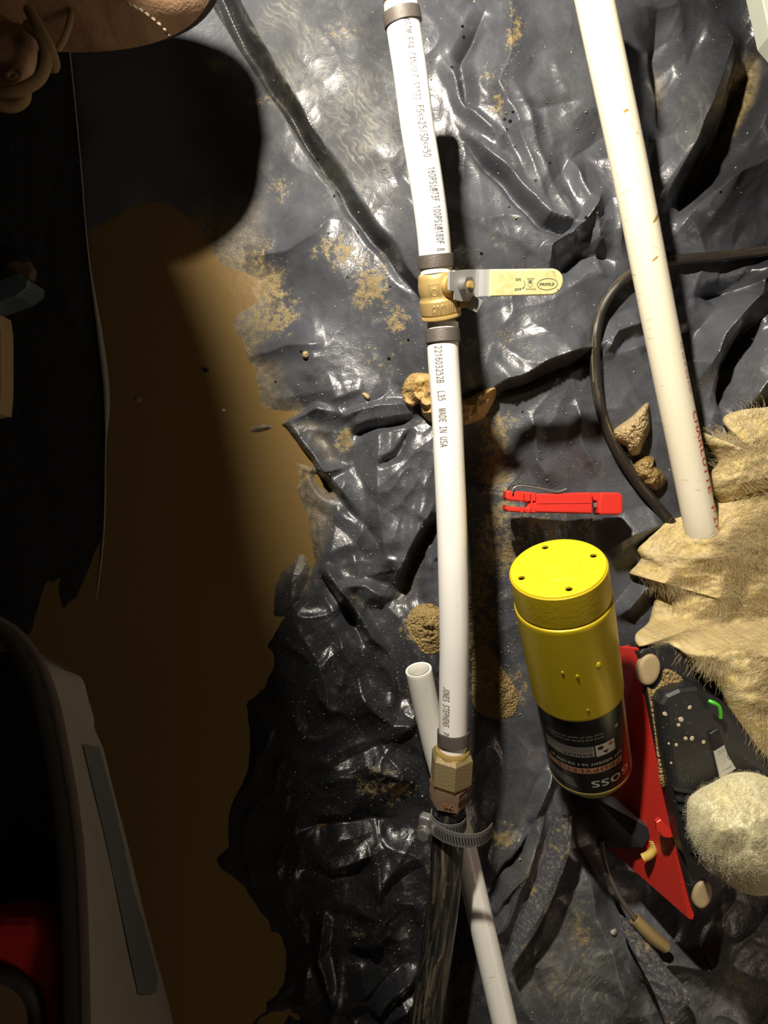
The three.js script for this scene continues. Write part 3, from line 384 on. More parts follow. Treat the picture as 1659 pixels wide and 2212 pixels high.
  const slots = (cv, par, n, u0, u1, y0) => { for (let i = 0; i < n; i++) { const u = lerp(u0, u1, i / (n - 1)), q = cv.getPointAt(u), t = cv.getTangentAt(u), m = part('slot', slot, darkSlot, par), nn = V(t.z, 0, -t.x); if (nn.dot(V(q.x, 0, q.z + 0.001)) < 0) nn.negate(); m.position.set(q.x + nn.x * 0.0004, (typeof y0 === 'function' ? y0(u) : y0), q.z + nn.z * 0.0004); m.rotation.order = 'YXZ'; m.rotation.y = Math.atan2(nn.x, nn.z); m.rotation.z = 0.22; } };
  slots(tcv, tail, 24, 0.14, 0.97, (u) => 0.0090 - 0.004 * u); slots(rcv, band, 9, 0.34, 0.56, 0.0088);
  const hs = new RoundedBoxGeometry(0.011, 0.015, 0.009, 3, 0.0028); hs.rotateY(-0.5); hs.translate(-0.0185, 0.0085, 0.004); part('screw_housing', hs, steel, c);
  const scr = new THREE.CylinderGeometry(0.0052, 0.0052, 0.006, 6); scr.rotateX(Math.PI / 2); scr.rotateY(-0.35); scr.translate(-0.0205, 0.003, 0.0105); part('screw_head', scr, steel, c);
  const cl = new THREE.TorusGeometry(0.0052, 0.0008, 8, 24); cl.rotateY(-0.35); cl.translate(-0.0205, 0.003, 0.0085); part('screw_collar', cl, steel, c); }
// black hose
{ const tex = canvasTex(1024, 256, (c, w, h) => { c.fillStyle = '#1d1d1c'; c.fillRect(0, 0, w, h); for (let i = 0; i < 500; i++) { c.strokeStyle = ['#6f6350', '#8a7a5e', '#0d0d0d', '#4a4438', '#a3967c'][Math.floor(rnd() * 5)]; c.globalAlpha = rr(0.08, 0.4); c.lineWidth = rr(1, 9); const y = rnd() * h, x = rnd() * w; c.beginPath(); c.moveTo(x, y); c.bezierCurveTo(x + rr(20, 90), y + rr(-10, 10), x + rr(60, 160), y + rr(-14, 14), x + rr(100, 260), y + rr(-14, 14)); c.stroke(); } });
  tag(part('black_hose', sweep(path([[970, 1738, 0.5975], [968, 1780, 0.6015], [965, 1850, 0.607], [957, 1950, 0.614], [945, 2040, 0.619], [932, 2130, 0.622], [918, 2230, 0.624], [905, 2330, 0.626]]), 0.0134, { nu: 120, nv: 36, inner: 0.0116, innerLen: 0.012 }), M({ map: tex, roughness: 0.38, bumpMap: tex, bumpScale: 0.0006 }), scene), 'thick black plastic hose streaked with dried mud, clamped below the bronze fitting', 'hose'); }
// open-ended white pipe behind
tag(part('open_pipe', sweep(path([[904, 1446, 0.612], [925, 1545, 0.628], [950, 1648, 0.640], [985, 1765, 0.648], [1015, 1885, 0.652], [1046, 2020, 0.650], [1085, 2190, 0.646], [1115, 2320, 0.642]]), 0.0111, { nu: 120, nv: 40, inner: 0.0085, innerLen: 0.07 }), MP({ map: printTex([], '#eceae0', 128, specks(60, '#9a7038', 3)), roughness: 0.35 }), scene), 'white plastic pipe with an open cut end, passing diagonally behind the black hose', 'pipe');
// PVC drain line at the right
{ const tex = printTex([['CHARLOTTE', 0.75, 0.155, 0.61, 0.10, '#c2453f'], ['PIPE', 0.925, 0.07, 0.61, 0.10, '#c2453f'], ['PVC SCH 40 ASTM D1785', 0.63, 0.09, 0.61, 0.05, '#b5606a'], ['| . | .: | . || . | .:. | . | .', 0.08, 0.46, 0.67, 0.03, '#94767a']], '#e8e0c6', 128, (c, w, h) => { specks(90, '#a08a5a', 3)(c, w, h); for (const [u, v, a, b] of [[0.42, 0.62, 20, 3.5], [0.25, 0.5, 5, 3], [0.485, 0.5, 8, 2]]) { c.fillStyle = '#96671f'; c.globalAlpha = 0.75; c.beginPath(); c.ellipse(u * w, (1 - v) * h, a, b, 0.5, 0, 7); c.fill(); } c.globalAlpha = 1; });
  tag(part('drain_pipe', sweep(path([[1262, -110, 0.520], [1284, 0, 0.526], [1362, 370, 0.552], [1434, 740, 0.578], [1487, 1000, 0.597], [1513, 1130, 0.607], [1522, 1172, 0.613]]), 0.01335, { nu: 120, nv: 44 }), MP({ map: tex, roughness: 0.36 }), scene), 'long cream plastic pipe with red lettering, slanting down into the insulation', 'pipe'); }
// cable
{ const pts = [[1720, 528], [1660, 541], [1560, 553], [1455, 563], [1400, 577], [1342, 610], [1303, 662], [1287, 720], [1286, 800], [1298, 885], [1328, 962], [1372, 1034], [1412, 1084], [1452, 1132], [1500, 1180]], P = pts.map(([x, y]) => onGround(x, y, 0.006));
  for (let k = 0; k < 3; k++) for (let i = 1; i < P.length - 1; i++) P[i].y = Math.max(P[i].y, (P[i - 1].y + P[i + 1].y) / 2 - 0.002);
  for (let i = 2; i < 5; i++) P[i].y = Math.min(P[i].y, 0.052);
  P.forEach((p, i) => { const q = at(pts[i][0], pts[i][1], H - p.y); p.x = q.x; p.z = q.z; });
  const tex = canvasTex(1024, 128, (c, w, h) => { c.fillStyle = '#2b2621'; c.fillRect(0, 0, w, h); for (let i = 0; i < 200; i++) { c.fillStyle = ['#8b7340', '#5a4b34', '#15130f', '#a99a6a'][Math.floor(rnd() * 4)]; c.globalAlpha = rr(0.1, 0.5); c.fillRect(rnd() * w, rnd() * h, rr(8, 70), rr(1, 6)); } });
  tag(part('cable', sweep(P, 0.0044, { nu: 160, nv: 20 }), M({ map: tex, roughness: 0.45 }), scene), 'dark round cable curving from the right edge under the cream pipe to the insulation', 'cable'); }

// ---------------------------------------------------------------- stones, clumps, sand
const rockMat = M({ color: lin(0.48, 0.36, 0.18), roughness: 0.62, bumpMap: grit(2.2), bumpScale: 0.003 });
const gOf = (x, y) => groundUnder(x, y);
tag(part('stone', lump([[1400, 870], [1362, 902], [1323, 934], [1330, 952], [1352, 966], [1362, 984], [1380, 982], [1390, 960], [1404, 925], [1403, 890]], { n: 110, rings: 26, thick: 0.019, base: gOf, pow: 3, sharp: 0.45, noise: (x, y, s) => (1 - s * s) * (0.006 * fbm(x * 0.045, y * 0.045, 4) + 0.0025 * Math.abs(n2(x * 0.13, y * 0.13))) }), rockMat, scene), 'rough wet brown stone shaped like a pointed wedge beside the cable', 'stone');
const wetMat = MP({ color: lin(0.27, 0.18, 0.06), roughness: 0.22, bumpMap: grit(2), bumpScale: 0.002, clearcoat: 0.6, clearcoatRoughness: 0.15 });
tag(part('mud_clump', lump([[1378, 992], [1400, 984], [1414, 990], [1412, 1004], [1432, 1018], [1441, 1036], [1430, 1054], [1412, 1062], [1392, 1048], [1372, 1028], [1366, 1010]], { n: 100, rings: 24, thick: 0.015, base: gOf, noise: (x, y, s) => (1 - s * s) * 0.008 * fbm(x * 0.05 + 40, y * 0.05, 3) }), wetMat, scene), 'wet glossy tan mud clump lying just below the wedge-shaped stone', 'mud clump');
const foamMat = MP({ color: lin(0.5, 0.33, 0.12), roughness: 0.42, bumpMap: grit(2), bumpScale: 0.0015, sheen: 0.3 });
const foamN = (x, y, s) => (1 - s * s) * (0.010 * (0.5 - Math.abs(n2(x * 0.03, y * 0.028)) * 2) + 0.003 * n2(x * 0.09, y * 0.09));
tag(part('foam_scrap', lump([[873, 826], [888, 808], [915, 806], [938, 812], [945, 860], [946, 905], [930, 912], [912, 896], [905, 872], [890, 880], [872, 866], [868, 845]], { n: 120, rings: 26, thick: 0.016, base: gOf, noise: foamN }), foamMat, scene), 'crumpled yellowish scrap tucked against the left side of the lower white pipe', 'scrap', 'crumpled scraps beside the pipe');
tag(part('foam_scrap', lump([[990, 868], [1015, 858], [1040, 845], [1070, 838], [1072, 852], [1060, 880], [1045, 902], [1020, 914], [996, 918], [984, 900]], { n: 120, rings: 26, thick: 0.014, base: gOf, noise: (x, y, s) => foamN(x + 300, y, s) }), foamMat, scene), 'crumpled tan scrap with a pointed tip on the right side of the lower white pipe', 'scrap', 'crumpled scraps beside the pipe');
const sandMat = M({ color: lin(0.34, 0.24, 0.09), roughness: 0.9, bumpMap: grit(2), bumpScale: 0.004 });
tag(part('sand_heap', lump([[880, 1330], [900, 1308], [935, 1305], [962, 1330], [964, 1375], [950, 1408], [918, 1412], [895, 1385], [880, 1360]], { n: 100, rings: 30, thick: 0.007, base: gOf, sharp: 1.6, noise: (x, y, s) => (1 - s) * 0.010 * Math.max(-0.3, fbm(x * 0.07, y * 0.07, 4)) }), sandMat, scene), 'small heap of damp tan sand on the left of the lower white pipe', 'sand', undefined, 'stuff');
tag(part('sand_heap', lump([[1025, 1400], [1050, 1390], [1085, 1440], [1118, 1500], [1110, 1545], [1060, 1552], [1025, 1530], [1020, 1460]], { n: 100, rings: 30, thick: 0.006, base: gOf, sharp: 1.6, noise: (x, y, s) => (1 - s) * 0.010 * Math.max(-0.3, fbm(x * 0.06, y * 0.06, 4)) }), sandMat, scene), 'patch of damp tan sand between the lower white pipe and the yellow blow torch', 'sand', undefined, 'stuff');
// grit strewn over the sheet
{ const N = 5200, geo = new THREE.IcosahedronGeometry(1, 0), im = new THREE.InstancedMesh(geo, M({ color: 0xffffff, roughness: 0.5 }), N), m = new THREE.Matrix4(), q = new THREE.Quaternion(), e = new THREE.Euler(), col = new THREE.Color();
  for (let i = 0; i < N; i++) { let x, y; const t = rnd(); if (t < 0.45) { x = rr(620, 1000); y = rr(820, 2100); } else if (t < 0.65) { x = rr(1000, 1130); y = rr(950, 1560); } else if (t < 0.8) { x = rr(1000, 1659); y = rr(1750, 2212); } else { x = rr(560, 1659); y = rr(0, 1200); }
    if (groundUnder(x, y) < WATER + 0.002) { x = rr(850, 1300); y = rr(0, 1200); }
    const r = 0.00022 + 0.0006 * Math.pow(rnd(), 5), p = onGround(x, y, r * 0.4); e.set(rnd() * 6, rnd() * 6, rnd() * 6); m.compose(p, q.setFromEuler(e), V(r * rr(0.7, 1.4), r * rr(0.5, 1), r * rr(0.7, 1.4))); im.setMatrixAt(i, m); const k = rr(0.35, 1); im.setColorAt(i, col.setRGB(0.5 * k, 0.4 * k, 0.22 * k)); }
  im.name = 'grit'; im.castShadow = im.receiveShadow = true; scene.add(im); tag(im, 'fine sand grains strewn over the wrinkled black sheet', 'sand', undefined, 'stuff'); }

// ---------------------------------------------------------------- red snap cutter
const redMat = MP({ color: lin(0.66, 0.035, 0.022), roughness: 0.36, bumpMap: grit(3), bumpScale: 0.0003 });
{ const g = thing('pipe_cutter', 'small flat red plastic pipe cutter with a wire spring above the yellow blow torch', 'pipe cutter'); const d = 0.595;
  part('body', slab([[1152, 1066], [1276, 1063], [1281, 1070], [1281, 1106], [1277, 1110], [1152, 1107]], d, 0.017, 0.0018), redMat, g);
  part('jaw', slab([[1093, 1062], [1098, 1059], [1150, 1063], [1156, 1064], [1156, 1109], [1150, 1108], [1098, 1105], [1091, 1100], [1092, 1091], [1100, 1094], [1136, 1096], [1140, 1094], [1142, 1087], [1138, 1084], [1096, 1080], [1092, 1075]], d + 0.001, 0.015, 0.0012), redMat, g);
  for (const x of [1128, 1142, 1154]) part('rib', slab([[x - 3, 1065], [x + 4, 1065], [x + 4, 1083], [x - 3, 1083]], d - 0.0012, 0.006, 0.0008), redMat, g);
  for (const x of [1128, 1142, 1154]) part('rib', slab([[x - 3, 1097], [x + 4, 1097], [x + 4, 1108], [x - 3, 1108]], d - 0.0012, 0.006, 0.0008), redMat, g);
  part('slider', slab([[1297, 1067], [1301, 1063], [1338, 1064], [1346, 1071], [1346, 1106], [1340, 1112], [1297, 1112], [1293, 1108], [1293, 1084]], d - 0.0015, 0.018, 0.0018), redMat, g);
  part('neck', slab([[1276, 1064], [1300, 1064], [1296, 1084], [1276, 1080]], d + 0.003, 0.012, 0.001), redMat, g);
  part('blade_bar', slab([[1276, 1086], [1300, 1086], [1300, 1096], [1276, 1096]], d + 0.004, 0.004, 0.0004), steel, g);
  part('ridge', slab([[1160, 1086.5], [1277, 1085], [1277, 1087], [1160, 1088.5]], d - 0.0005, 0.003, 0.0003), redMat, g);
  part('wire_spring', sweep(path([[1107, 1066, d - 0.001], [1108, 1056, d - 0.001], [1118, 1050, d - 0.001], [1150, 1052, d - 0.001], [1190, 1060, d - 0.001], [1205, 1062, d - 0.001], [1224, 1056, d - 0.001]]), 0.0007, { nu: 60, nv: 8 }), steel, g);
  part('wire_loop', sweep(path([[1097, 1064, d + 0.003], [1099, 1054, d + 0.002], [1112, 1048, d + 0.002], [1160, 1050, d + 0.002]]), 0.0006, { nu: 40, nv: 8 }), darkSlot, g); }

// ---------------------------------------------------------------- yellow gas cylinder
{ const g = thing('blow_torch', 'yellow gas blow torch standing upside down with its drilled base up and black label below', 'blow torch');
  const A = at(1275, 1652, 0.618), B = at(1205, 1226, 0.513), L = alongFrame(g, A, B), R = 0.0339;
  const yel = MP({ color: lin(0.86, 0.66, 0.01), roughness: 0.42, clearcoat: 0.25 }), body = MP({ color: lin(0.62, 0.47, 0.012), roughness: 0.38, metalness: 0.25, bumpMap: grit(1.5), bumpScale: 0.00012 });
  const s = new THREE.Shape(); s.absarc(0, 0, R - 0.0012, 0, Math.PI * 2); for (const [a, r] of [[0.03, 0.0262], [Math.PI / 2, 0.0262], [Math.PI, 0.0262], [-Math.PI / 2 - 0.06, 0.0258]]) { const h = new THREE.Path(); h.absarc(Math.cos(a) * r, Math.sin(a) * r, 0.0023, 0, Math.PI * 2); s.holes.push(h); }
  const eg = new THREE.ExtrudeGeometry(s, { depth: 0.0012, bevelEnabled: true, bevelSize: 0.0009, bevelThickness: 0.0009, bevelOffset: -0.0009, bevelSegments: 3, curveSegments: 64 }); eg.rotateX(-Math.PI / 2); eg.translate(0, L - 0.0012, 0); const plate = part('end_plate', eg, yel, g, 'flat bright yellow end with four drilled holes');
  part('pressed_disc', lathe([[0, L + 0.0016], [0.0150, L + 0.0014], [0.0156, L + 0.0009], [0.0156, L - 0.001]], 64), yel, plate);
  part('base_band', lathe([[R - 0.0016, L - 0.001], [R - 0.0004, L - 0.0004], [R, L - 0.0014], [R, L - 0.026], [R - 0.0006, L - 0.0268], [R - 0.003, L - 0.0268]], 80), body, g);
  part('inside', lathe([[0, L - 0.012], [R - 0.002, L - 0.012], [R - 0.002, L - 0.0028]], 40), darkSlot, g);
  part('shell', lathe([[R - 0.004, L - 0.0262], [R + 0.0002, L - 0.0278], [R + 0.0010, L - 0.0292], [R + 0.0008, L - 0.032], [R + 0.0008, 0.0935], [R + 0.0006, 0.0918], [R - 0.0006, 0.0902], [R - 0.003, 0.090]], 80), body, g);
  for (const [a, y, r] of [[0.25, 0.142, 0.0022], [-0.22, 0.138, 0.0013], [-0.5, 0.142, 0.0011], [-0.12, 0.103, 0.0009]]) { const m = part('droplet', new THREE.SphereGeometry(1, 16, 12), body, g); m.scale.set(r, r * 1.5, r * 0.6); m.position.set(Math.sin(a) * (R + 0.0008), y, Math.cos(a) * (R + 0.0008)); m.rotation.y = a; }
  const lab = canvasTex(2048, 1024, (c, w, h) => {
    c.translate(w, h); c.rotate(Math.PI);                                          // the print stands on its head in the photograph
    c.fillStyle = '#10110f'; c.fillRect(0, 0, w, h); const x0 = 730;                 // left edge of the black front panel
    c.fillStyle = '#b59a2c'; c.fillRect(x0 - 26, 0, 26, h); c.fillStyle = '#d9d4c0'; c.fillRect(330, 0, x0 - 356, h);
    c.fillStyle = '#33312b'; for (let i = 0; i < 16; i++) c.fillRect(x0 - 60 - i * 16, h - 250, rr(4, 11), 160); c.font = '26px sans-serif'; c.strokeStyle = '#55524a'; c.lineWidth = 3; c.strokeRect(x0 - 260, 430, 220, 150);
    for (let i = 0; i < 17; i++) { const y = 80 + i * 40; if (y > 700) break; c.globalAlpha = 0.7; c.fillRect(x0 - 250, y, rr(120, 205), 5); } c.globalAlpha = 1;
    c.fillStyle = '#cfcfca'; c.font = 'bold 128px sans-serif'; c.save(); c.translate(x0 + 34, 190); c.scale(1.12, 1); c.fillText('GOSS', 0, 0); c.restore();
    c.strokeStyle = '#b9b9b4'; c.lineWidth = 7; for (let i = 0; i < 5; i++) { c.beginPath(); c.moveTo(x0 + 500 + i * 6, 90 + i * 26); c.lineTo(x0 + 800, 150 + i * 26); c.stroke(); }
    c.fillStyle = '#55554f'; c.font = '30px sans-serif'; c.fillText('HIGH HEAT FUEL', x0 + 40, 265); c.fillStyle = '#b98f6d'; c.fillRect(x0 + 110, 300, 640, 78); c.fillStyle = '#7d3f26'; c.font = 'bold 70px sans-serif'; c.save(); c.translate(x0 + 125, 363); c.scale(1.35, 1); c.fillText('PROPYLENE', 0, 0); c.restore();
    c.fillStyle = '#c2c0b6'; c.font = 'bold 46px sans-serif'; c.fillText('NET WEIGHT 14.1 OZ (400 g)', x0 + 96, 446);
    c.fillStyle = '#c9c4b4'; c.fillRect(x0 + 160, 520, 160, 150); c.fillStyle = '#8f8b80'; c.fillRect(x0 + 330, 530, 400, 140); c.fillStyle = '#a33d24'; c.beginPath(); c.arc(x0 + 195, 630, 20, 0, 7); c.fill(); c.fillStyle = '#2a2620'; c.beginPath(); c.arc(x0 + 280, 625, 24, 0, 7); c.fill(); c.beginPath(); c.moveTo(x0 + 215, 575); c.lineTo(x0 + 270, 575); c.lineTo(x0 + 242, 535); c.fill();
    c.fillStyle = '#1c1b18'; c.font = 'bold 56px sans-serif'; c.fillText('DANGER', x0 + 345, 580); c.globalAlpha = 0.6; for (let i = 0; i < 6; i++) c.fillRect(x0 + 345, 598 + i * 12, 370, 5); c.globalAlpha = 1;
    c.fillStyle = '#a9a69b'; c.font = '34px sans-serif'; c.fillText('Read and follow all instructions', x0 + 240, 770); c.fillText('Keep out of reach of children', x0 + 240, 812); c.beginPath(); c.arc(x0 + 120, 790, 20, 0, 7); c.fill();
  });
  const lg = new THREE.CylinderGeometry(R - 0.0004, R - 0.0004, 0.085, 96, 1, true); lg.rotateY(Math.PI); lg.translate(0, 0.0490, 0); part('label', lg, MP({ map: lab, roughness: 0.3, clearcoat: 0.4, clearcoatRoughness: 0.2 }), g, 'black printed label with white lettering, upside down');
  part('shoulder', lathe([[0, -0.032], [0.0065, -0.032], [0.0065, -0.022], [0.012, -0.020], [0.024, -0.012], [R - 0.004, -0.002], [R - 0.0025, 0.001], [R - 0.0002, 0.0035], [R, 0.0065], [R - 0.0006, 0.0075], [R - 0.003, 0.0075]], 80), M({ color: lin(0.4, 0.33, 0.1), roughness: 0.35, metalness: 0.4 }), g);
  const inv = new THREE.Matrix4(); g.updateMatrix(); inv.copy(g.matrix).invert(); const loc = (q) => q.applyMatrix4(inv);
  const hull = (a) => loc(new ConvexGeometry(a.map(([x, y, d]) => at(x, y, d)))), gloss = MP({ color: lin(0.03, 0.03, 0.032), roughness: 0.25 });
  part('torch_head', hull([[1280, 1720, 0.640], [1325, 1720, 0.640], [1342, 1812, 0.640], [1388, 1830, 0.628], [1412, 1795, 0.622], [1404, 1790, 0.623], [1342, 1815, 0.660], [1388, 1835, 0.655], [1412, 1800, 0.645], [1290, 1830, 0.665], [1275, 1760, 0.665]]), gloss, g, 'glossy black torch head');
  part('knob', loc(sweep(path([[1412, 1816, 0.625], [1414, 1830, 0.624], [1405, 1845, 0.624], [1390, 1853, 0.626]]), (u) => 0.0034 + 0.0005 * Math.sin(u * 90), { nu: 110, nv: 16 })), M({ color: lin(0.7, 0.55, 0.13), roughness: 0.45 }), g, 'yellow ribbed knob');
  part('neck_tube', loc(sweep(path([[1300, 1815, 0.655], [1306, 1855, 0.662], [1316, 1890, 0.662], [1334, 1930, 0.660], [1356, 1964, 0.657], [1374, 1988, 0.653]]), 0.0022, { nu: 40, nv: 12 })), M({ color: lin(0.12, 0.10, 0.08), roughness: 0.4, metalness: 0.3 }), g);
  part('burner_tip', loc(sweep(path([[1370, 1984, 0.653], [1390, 2004, 0.652], [1415, 2028, 0.652], [1438, 2046, 0.653]]), (u) => 0.0052 + 0.0008 * Math.sin(u * 3), { nu: 40, nv: 24, inner: 0.004, innerLen: 0.004 })), M({ color: lin(0.42, 0.30, 0.12), roughness: 0.4, metalness: 0.3, bumpMap: grit(2), bumpScale: 0.0004 }), g, 'tan brass burner tip'); }

// ---------------------------------------------------------------- red and black power tool on its side
const blackMat = (() => { const t = canvasTex(1024, 1024, (c, w, h) => { c.fillStyle = '#232323'; c.fillRect(0, 0, w, h); for (let i = 0; i < 900; i++) { c.fillStyle = ['#8d8468', '#55504a', '#101010', '#b9b09a'][Math.floor(rnd() * 4)]; c.globalAlpha = rr(0.05, 0.4); c.beginPath(); c.ellipse(rnd() * w, rnd() * h, rr(1, 12), rr(1, 4), rr(0, 3), 0, 7); c.fill(); } c.strokeStyle = '#8a8578'; for (let i = 0; i < 160; i++) { c.globalAlpha = rr(0.1, 0.4); c.lineWidth = rr(0.5, 2); const x = rnd() * w, y = rnd() * h; c.beginPath(); c.moveTo(x, y); c.lineTo(x + rr(-60, 60), y + rr(-60, 60)); c.stroke(); } }); t.repeat.set(6, 6); return M({ map: t, roughness: 0.42, bumpMap: t, bumpScale: 0.0004 }); })();
let coverMesh;
{ const g = thing('power_tool', 'red and black power tool lying on its side beside the yellow blow torch', 'power tool');
  const convex = (a) => { const q = new ConvexGeometry(a.map(([x, y, d]) => at(x, y, d))); q.setAttribute('uv', new THREE.Float32BufferAttribute(new Float32Array(q.attributes.position.count * 2).map((_, i) => q.attributes.position.array[Math.floor(i / 2) * 3 + (i % 2) * 2] * 10), 2)); return q; };
  const house = part('red_housing', convex([[1378, 1402, 0.588], [1412, 1382, 0.588], [1334, 1398, 0.625], [1340, 1500, 0.665], [1330, 1700, 0.690], [1290, 1800, 0.694], [1296, 1815, 0.69], [1487, 1984, 0.605], [1497, 1986, 0.603], [1500, 1970, 0.602], [1418, 1640, 0.594], [1560, 1700, 0.66], [1500, 1450, 0.66], [1480, 1960, 0.66]]), redMat, g, 'red plastic side');
  const base = part('base_plate', slab([[1376, 1408], [1384, 1398], [1405, 1392], [1440, 1388], [1560, 1420], [1720, 1540], [1720, 1800], [1610, 1890], [1548, 1962], [1528, 1988], [1508, 1980], [1494, 1930], [1462, 1810], [1440, 1720], [1415, 1600]], 0.588, 0.03, 0.003, [0, -0.055]), blackMat, g, 'scuffed black base');
  const cover = part('motor_cover', slab([[1424, 1520], [1436, 1500], [1466, 1486], [1505, 1482], [1560, 1512], [1610, 1560], [1660, 1640], [1720, 1700], [1720, 1780], [1600, 1800], [1490, 1860], [1478, 1820], [1458, 1730], [1440, 1640]], 0.566, 0.03, 0.006, [0.02, -0.05]), blackMat, g, 'raised black cover with vents');
  coverMesh = cover;
  for (let k = 0; k < 7; k++) { const y = 1700 + k * 22, x = 1455 + k * 5.5; part('vent_rib', slab([[x, y], [x + 55, y + 12], [x + 56, y + 20], [x + 2, y + 9]], 0.5655 + 0.0008 * k, 0.005, 0.0006), darkSlot, g); }
  const foot = M({ color: lin(0.40, 0.30, 0.16), roughness: 0.55, bumpMap: grit(2), bumpScale: 0.001 });
  for (const [x, y, d, rx, ry] of [[1404, 1448, 0.583, 25, 36], [1520, 1935, 0.5925, 21, 32]]) { const o = []; for (let i = 0; i < 28; i++) { const a = i / 28 * 6.2832, ca = Math.cos(a) * rx, sa = Math.sin(a) * ry; o.push([x + ca * 0.95 - sa * 0.25, y + sa * 0.95 + ca * 0.3]); } part('rubber_foot', slab(o, d - 0.003, 0.010, 0.003), foot, g, 'round beige foot pad'); }
  const plateTex = canvasTex(512, 512, (c, w, h) => { c.fillStyle = '#2a2926'; c.fillRect(0, 0, w, h); c.fillStyle = '#b9b6ac'; c.fillRect(0, 200, w, h - 200); c.fillStyle = '#3a3934'; c.font = '22px sans-serif'; c.fillText('Keep dry. Follow all', 40, 240); c.fillText('safety instructions', 40, 268); c.lineWidth = 6; c.strokeStyle = '#3a3934'; c.beginPath(); c.arc(210, 350, 42, 0, 7); c.stroke(); c.font = 'bold 40px sans-serif'; c.fillText('UL', 184, 364); c.font = '22px sans-serif'; c.fillText('LISTED', 290, 360); c.font = '30px sans-serif'; c.fillText('E196687  8A32', 60, 470); c.fillStyle = '#d8d5cb'; c.font = '20px sans-serif'; c.fillText('18 V', 300, 60); c.fillText('DC', 300, 90); });
  const cs = [at(1535, 1585, 0.562), at(1600, 1545, 0.572), at(1640, 1630, 0.572), at(1557, 1680, 0.562)];
  { const pg = new THREE.BufferGeometry(), P = [], n = cs[1].clone().sub(cs[0]).cross(cs[3].clone().sub(cs[0])).normalize(); if (n.y < 0) n.negate(); for (const s of [0, -0.0015]) for (const c of cs) { const q = c.clone().addScaledVector(n, s); P.push(q.x, q.y, q.z); } pg.setAttribute('position', new THREE.Float32BufferAttribute(P, 3)); pg.setAttribute('uv', new THREE.Float32BufferAttribute([0, 1, 1, 1, 1, 0, 0, 0, 0, 1, 1, 1, 1, 0, 0, 0], 2)); pg.setIndex([0, 3, 1, 1, 3, 2, 4, 5, 7, 5, 6, 7, 0, 1, 4, 1, 5, 4, 1, 2, 5, 2, 6, 5, 2, 3, 6, 3, 7, 6, 3, 0, 7, 0, 4, 7]); const q = pg.toNonIndexed(); q.computeVertexNormals(); part('rating_label', q, M({ map: plateTex, roughness: 0.35 }), g, 'grey rating label with small print'); }
  part('red_tab', slab([[1418, 1776], [1428, 1770], [1448, 1792], [1455, 1806], [1450, 1812], [1434, 1810], [1420, 1796]], 0.592, 0.006, 0.0012), redMat, g); }
// grains and chips on the tool
{ const chips = [[1481, 1595, 4], [1495, 1595, 5], [1520, 1603, 4], [1445, 1606, 3], [1461, 1609, 4.5], [1490, 1528, 5], [1450, 1648, 3.5], [1471, 1554, 6], [1466, 1566, 4], [1437, 1542, 6]];
  chips.forEach(([x, y, r]) => { const hit = seenOn(coverMesh, x, y); if (!hit) return; const p = hit.p; const m = part('mud_fleck', new THREE.SphereGeometry(1, 14, 10), M({ color: lin(0.5, 0.42, 0.28), roughness: 0.6 }), scene); m.position.copy(p); const q = r * 0.8 * 0.566 / F; m.scale.set(q * (1 + (x % 3) * 0.15), q * 0.3, q * (1 + (y % 4) * 0.15)); m.rotation.y = x; tag(m, 'pale dried mud fleck stuck on the black cover of the power tool', 'mud fleck', 'mud flecks on the power tool'); });
  tag(part('sawdust', lump([[1398, 1480], [1410, 1490], [1428, 1470], [1436, 1440], [1462, 1452], [1478, 1474], [1450, 1490], [1428, 1515], [1424, 1570], [1432, 1640], [1440, 1700], [1430, 1700], [1420, 1640], [1412, 1570], [1404, 1520]], { n: 120, rings: 14, thick: 0.002, base: () => H - 0.5835, noise: (x, y) => 0.001 * fbm(x * 0.2, y * 0.2, 3) }), sandMat, scene), 'line of tan sawdust lying along the black base of the power tool', 'sawdust', undefined, 'stuff');
  tag(part('green_clip', sweep(path([[1531, 1514, 0.553], [1541, 1518, 0.551], [1552, 1525, 0.552], [1557, 1540, 0.554], [1557, 1550, 0.556]]), 0.0015, { nu: 30, nv: 10 }), M({ color: lin(0.08, 0.6, 0.03), roughness: 0.35 }), scene), 'tiny bright green plastic scrap on the black power tool cover', 'scrap'); }

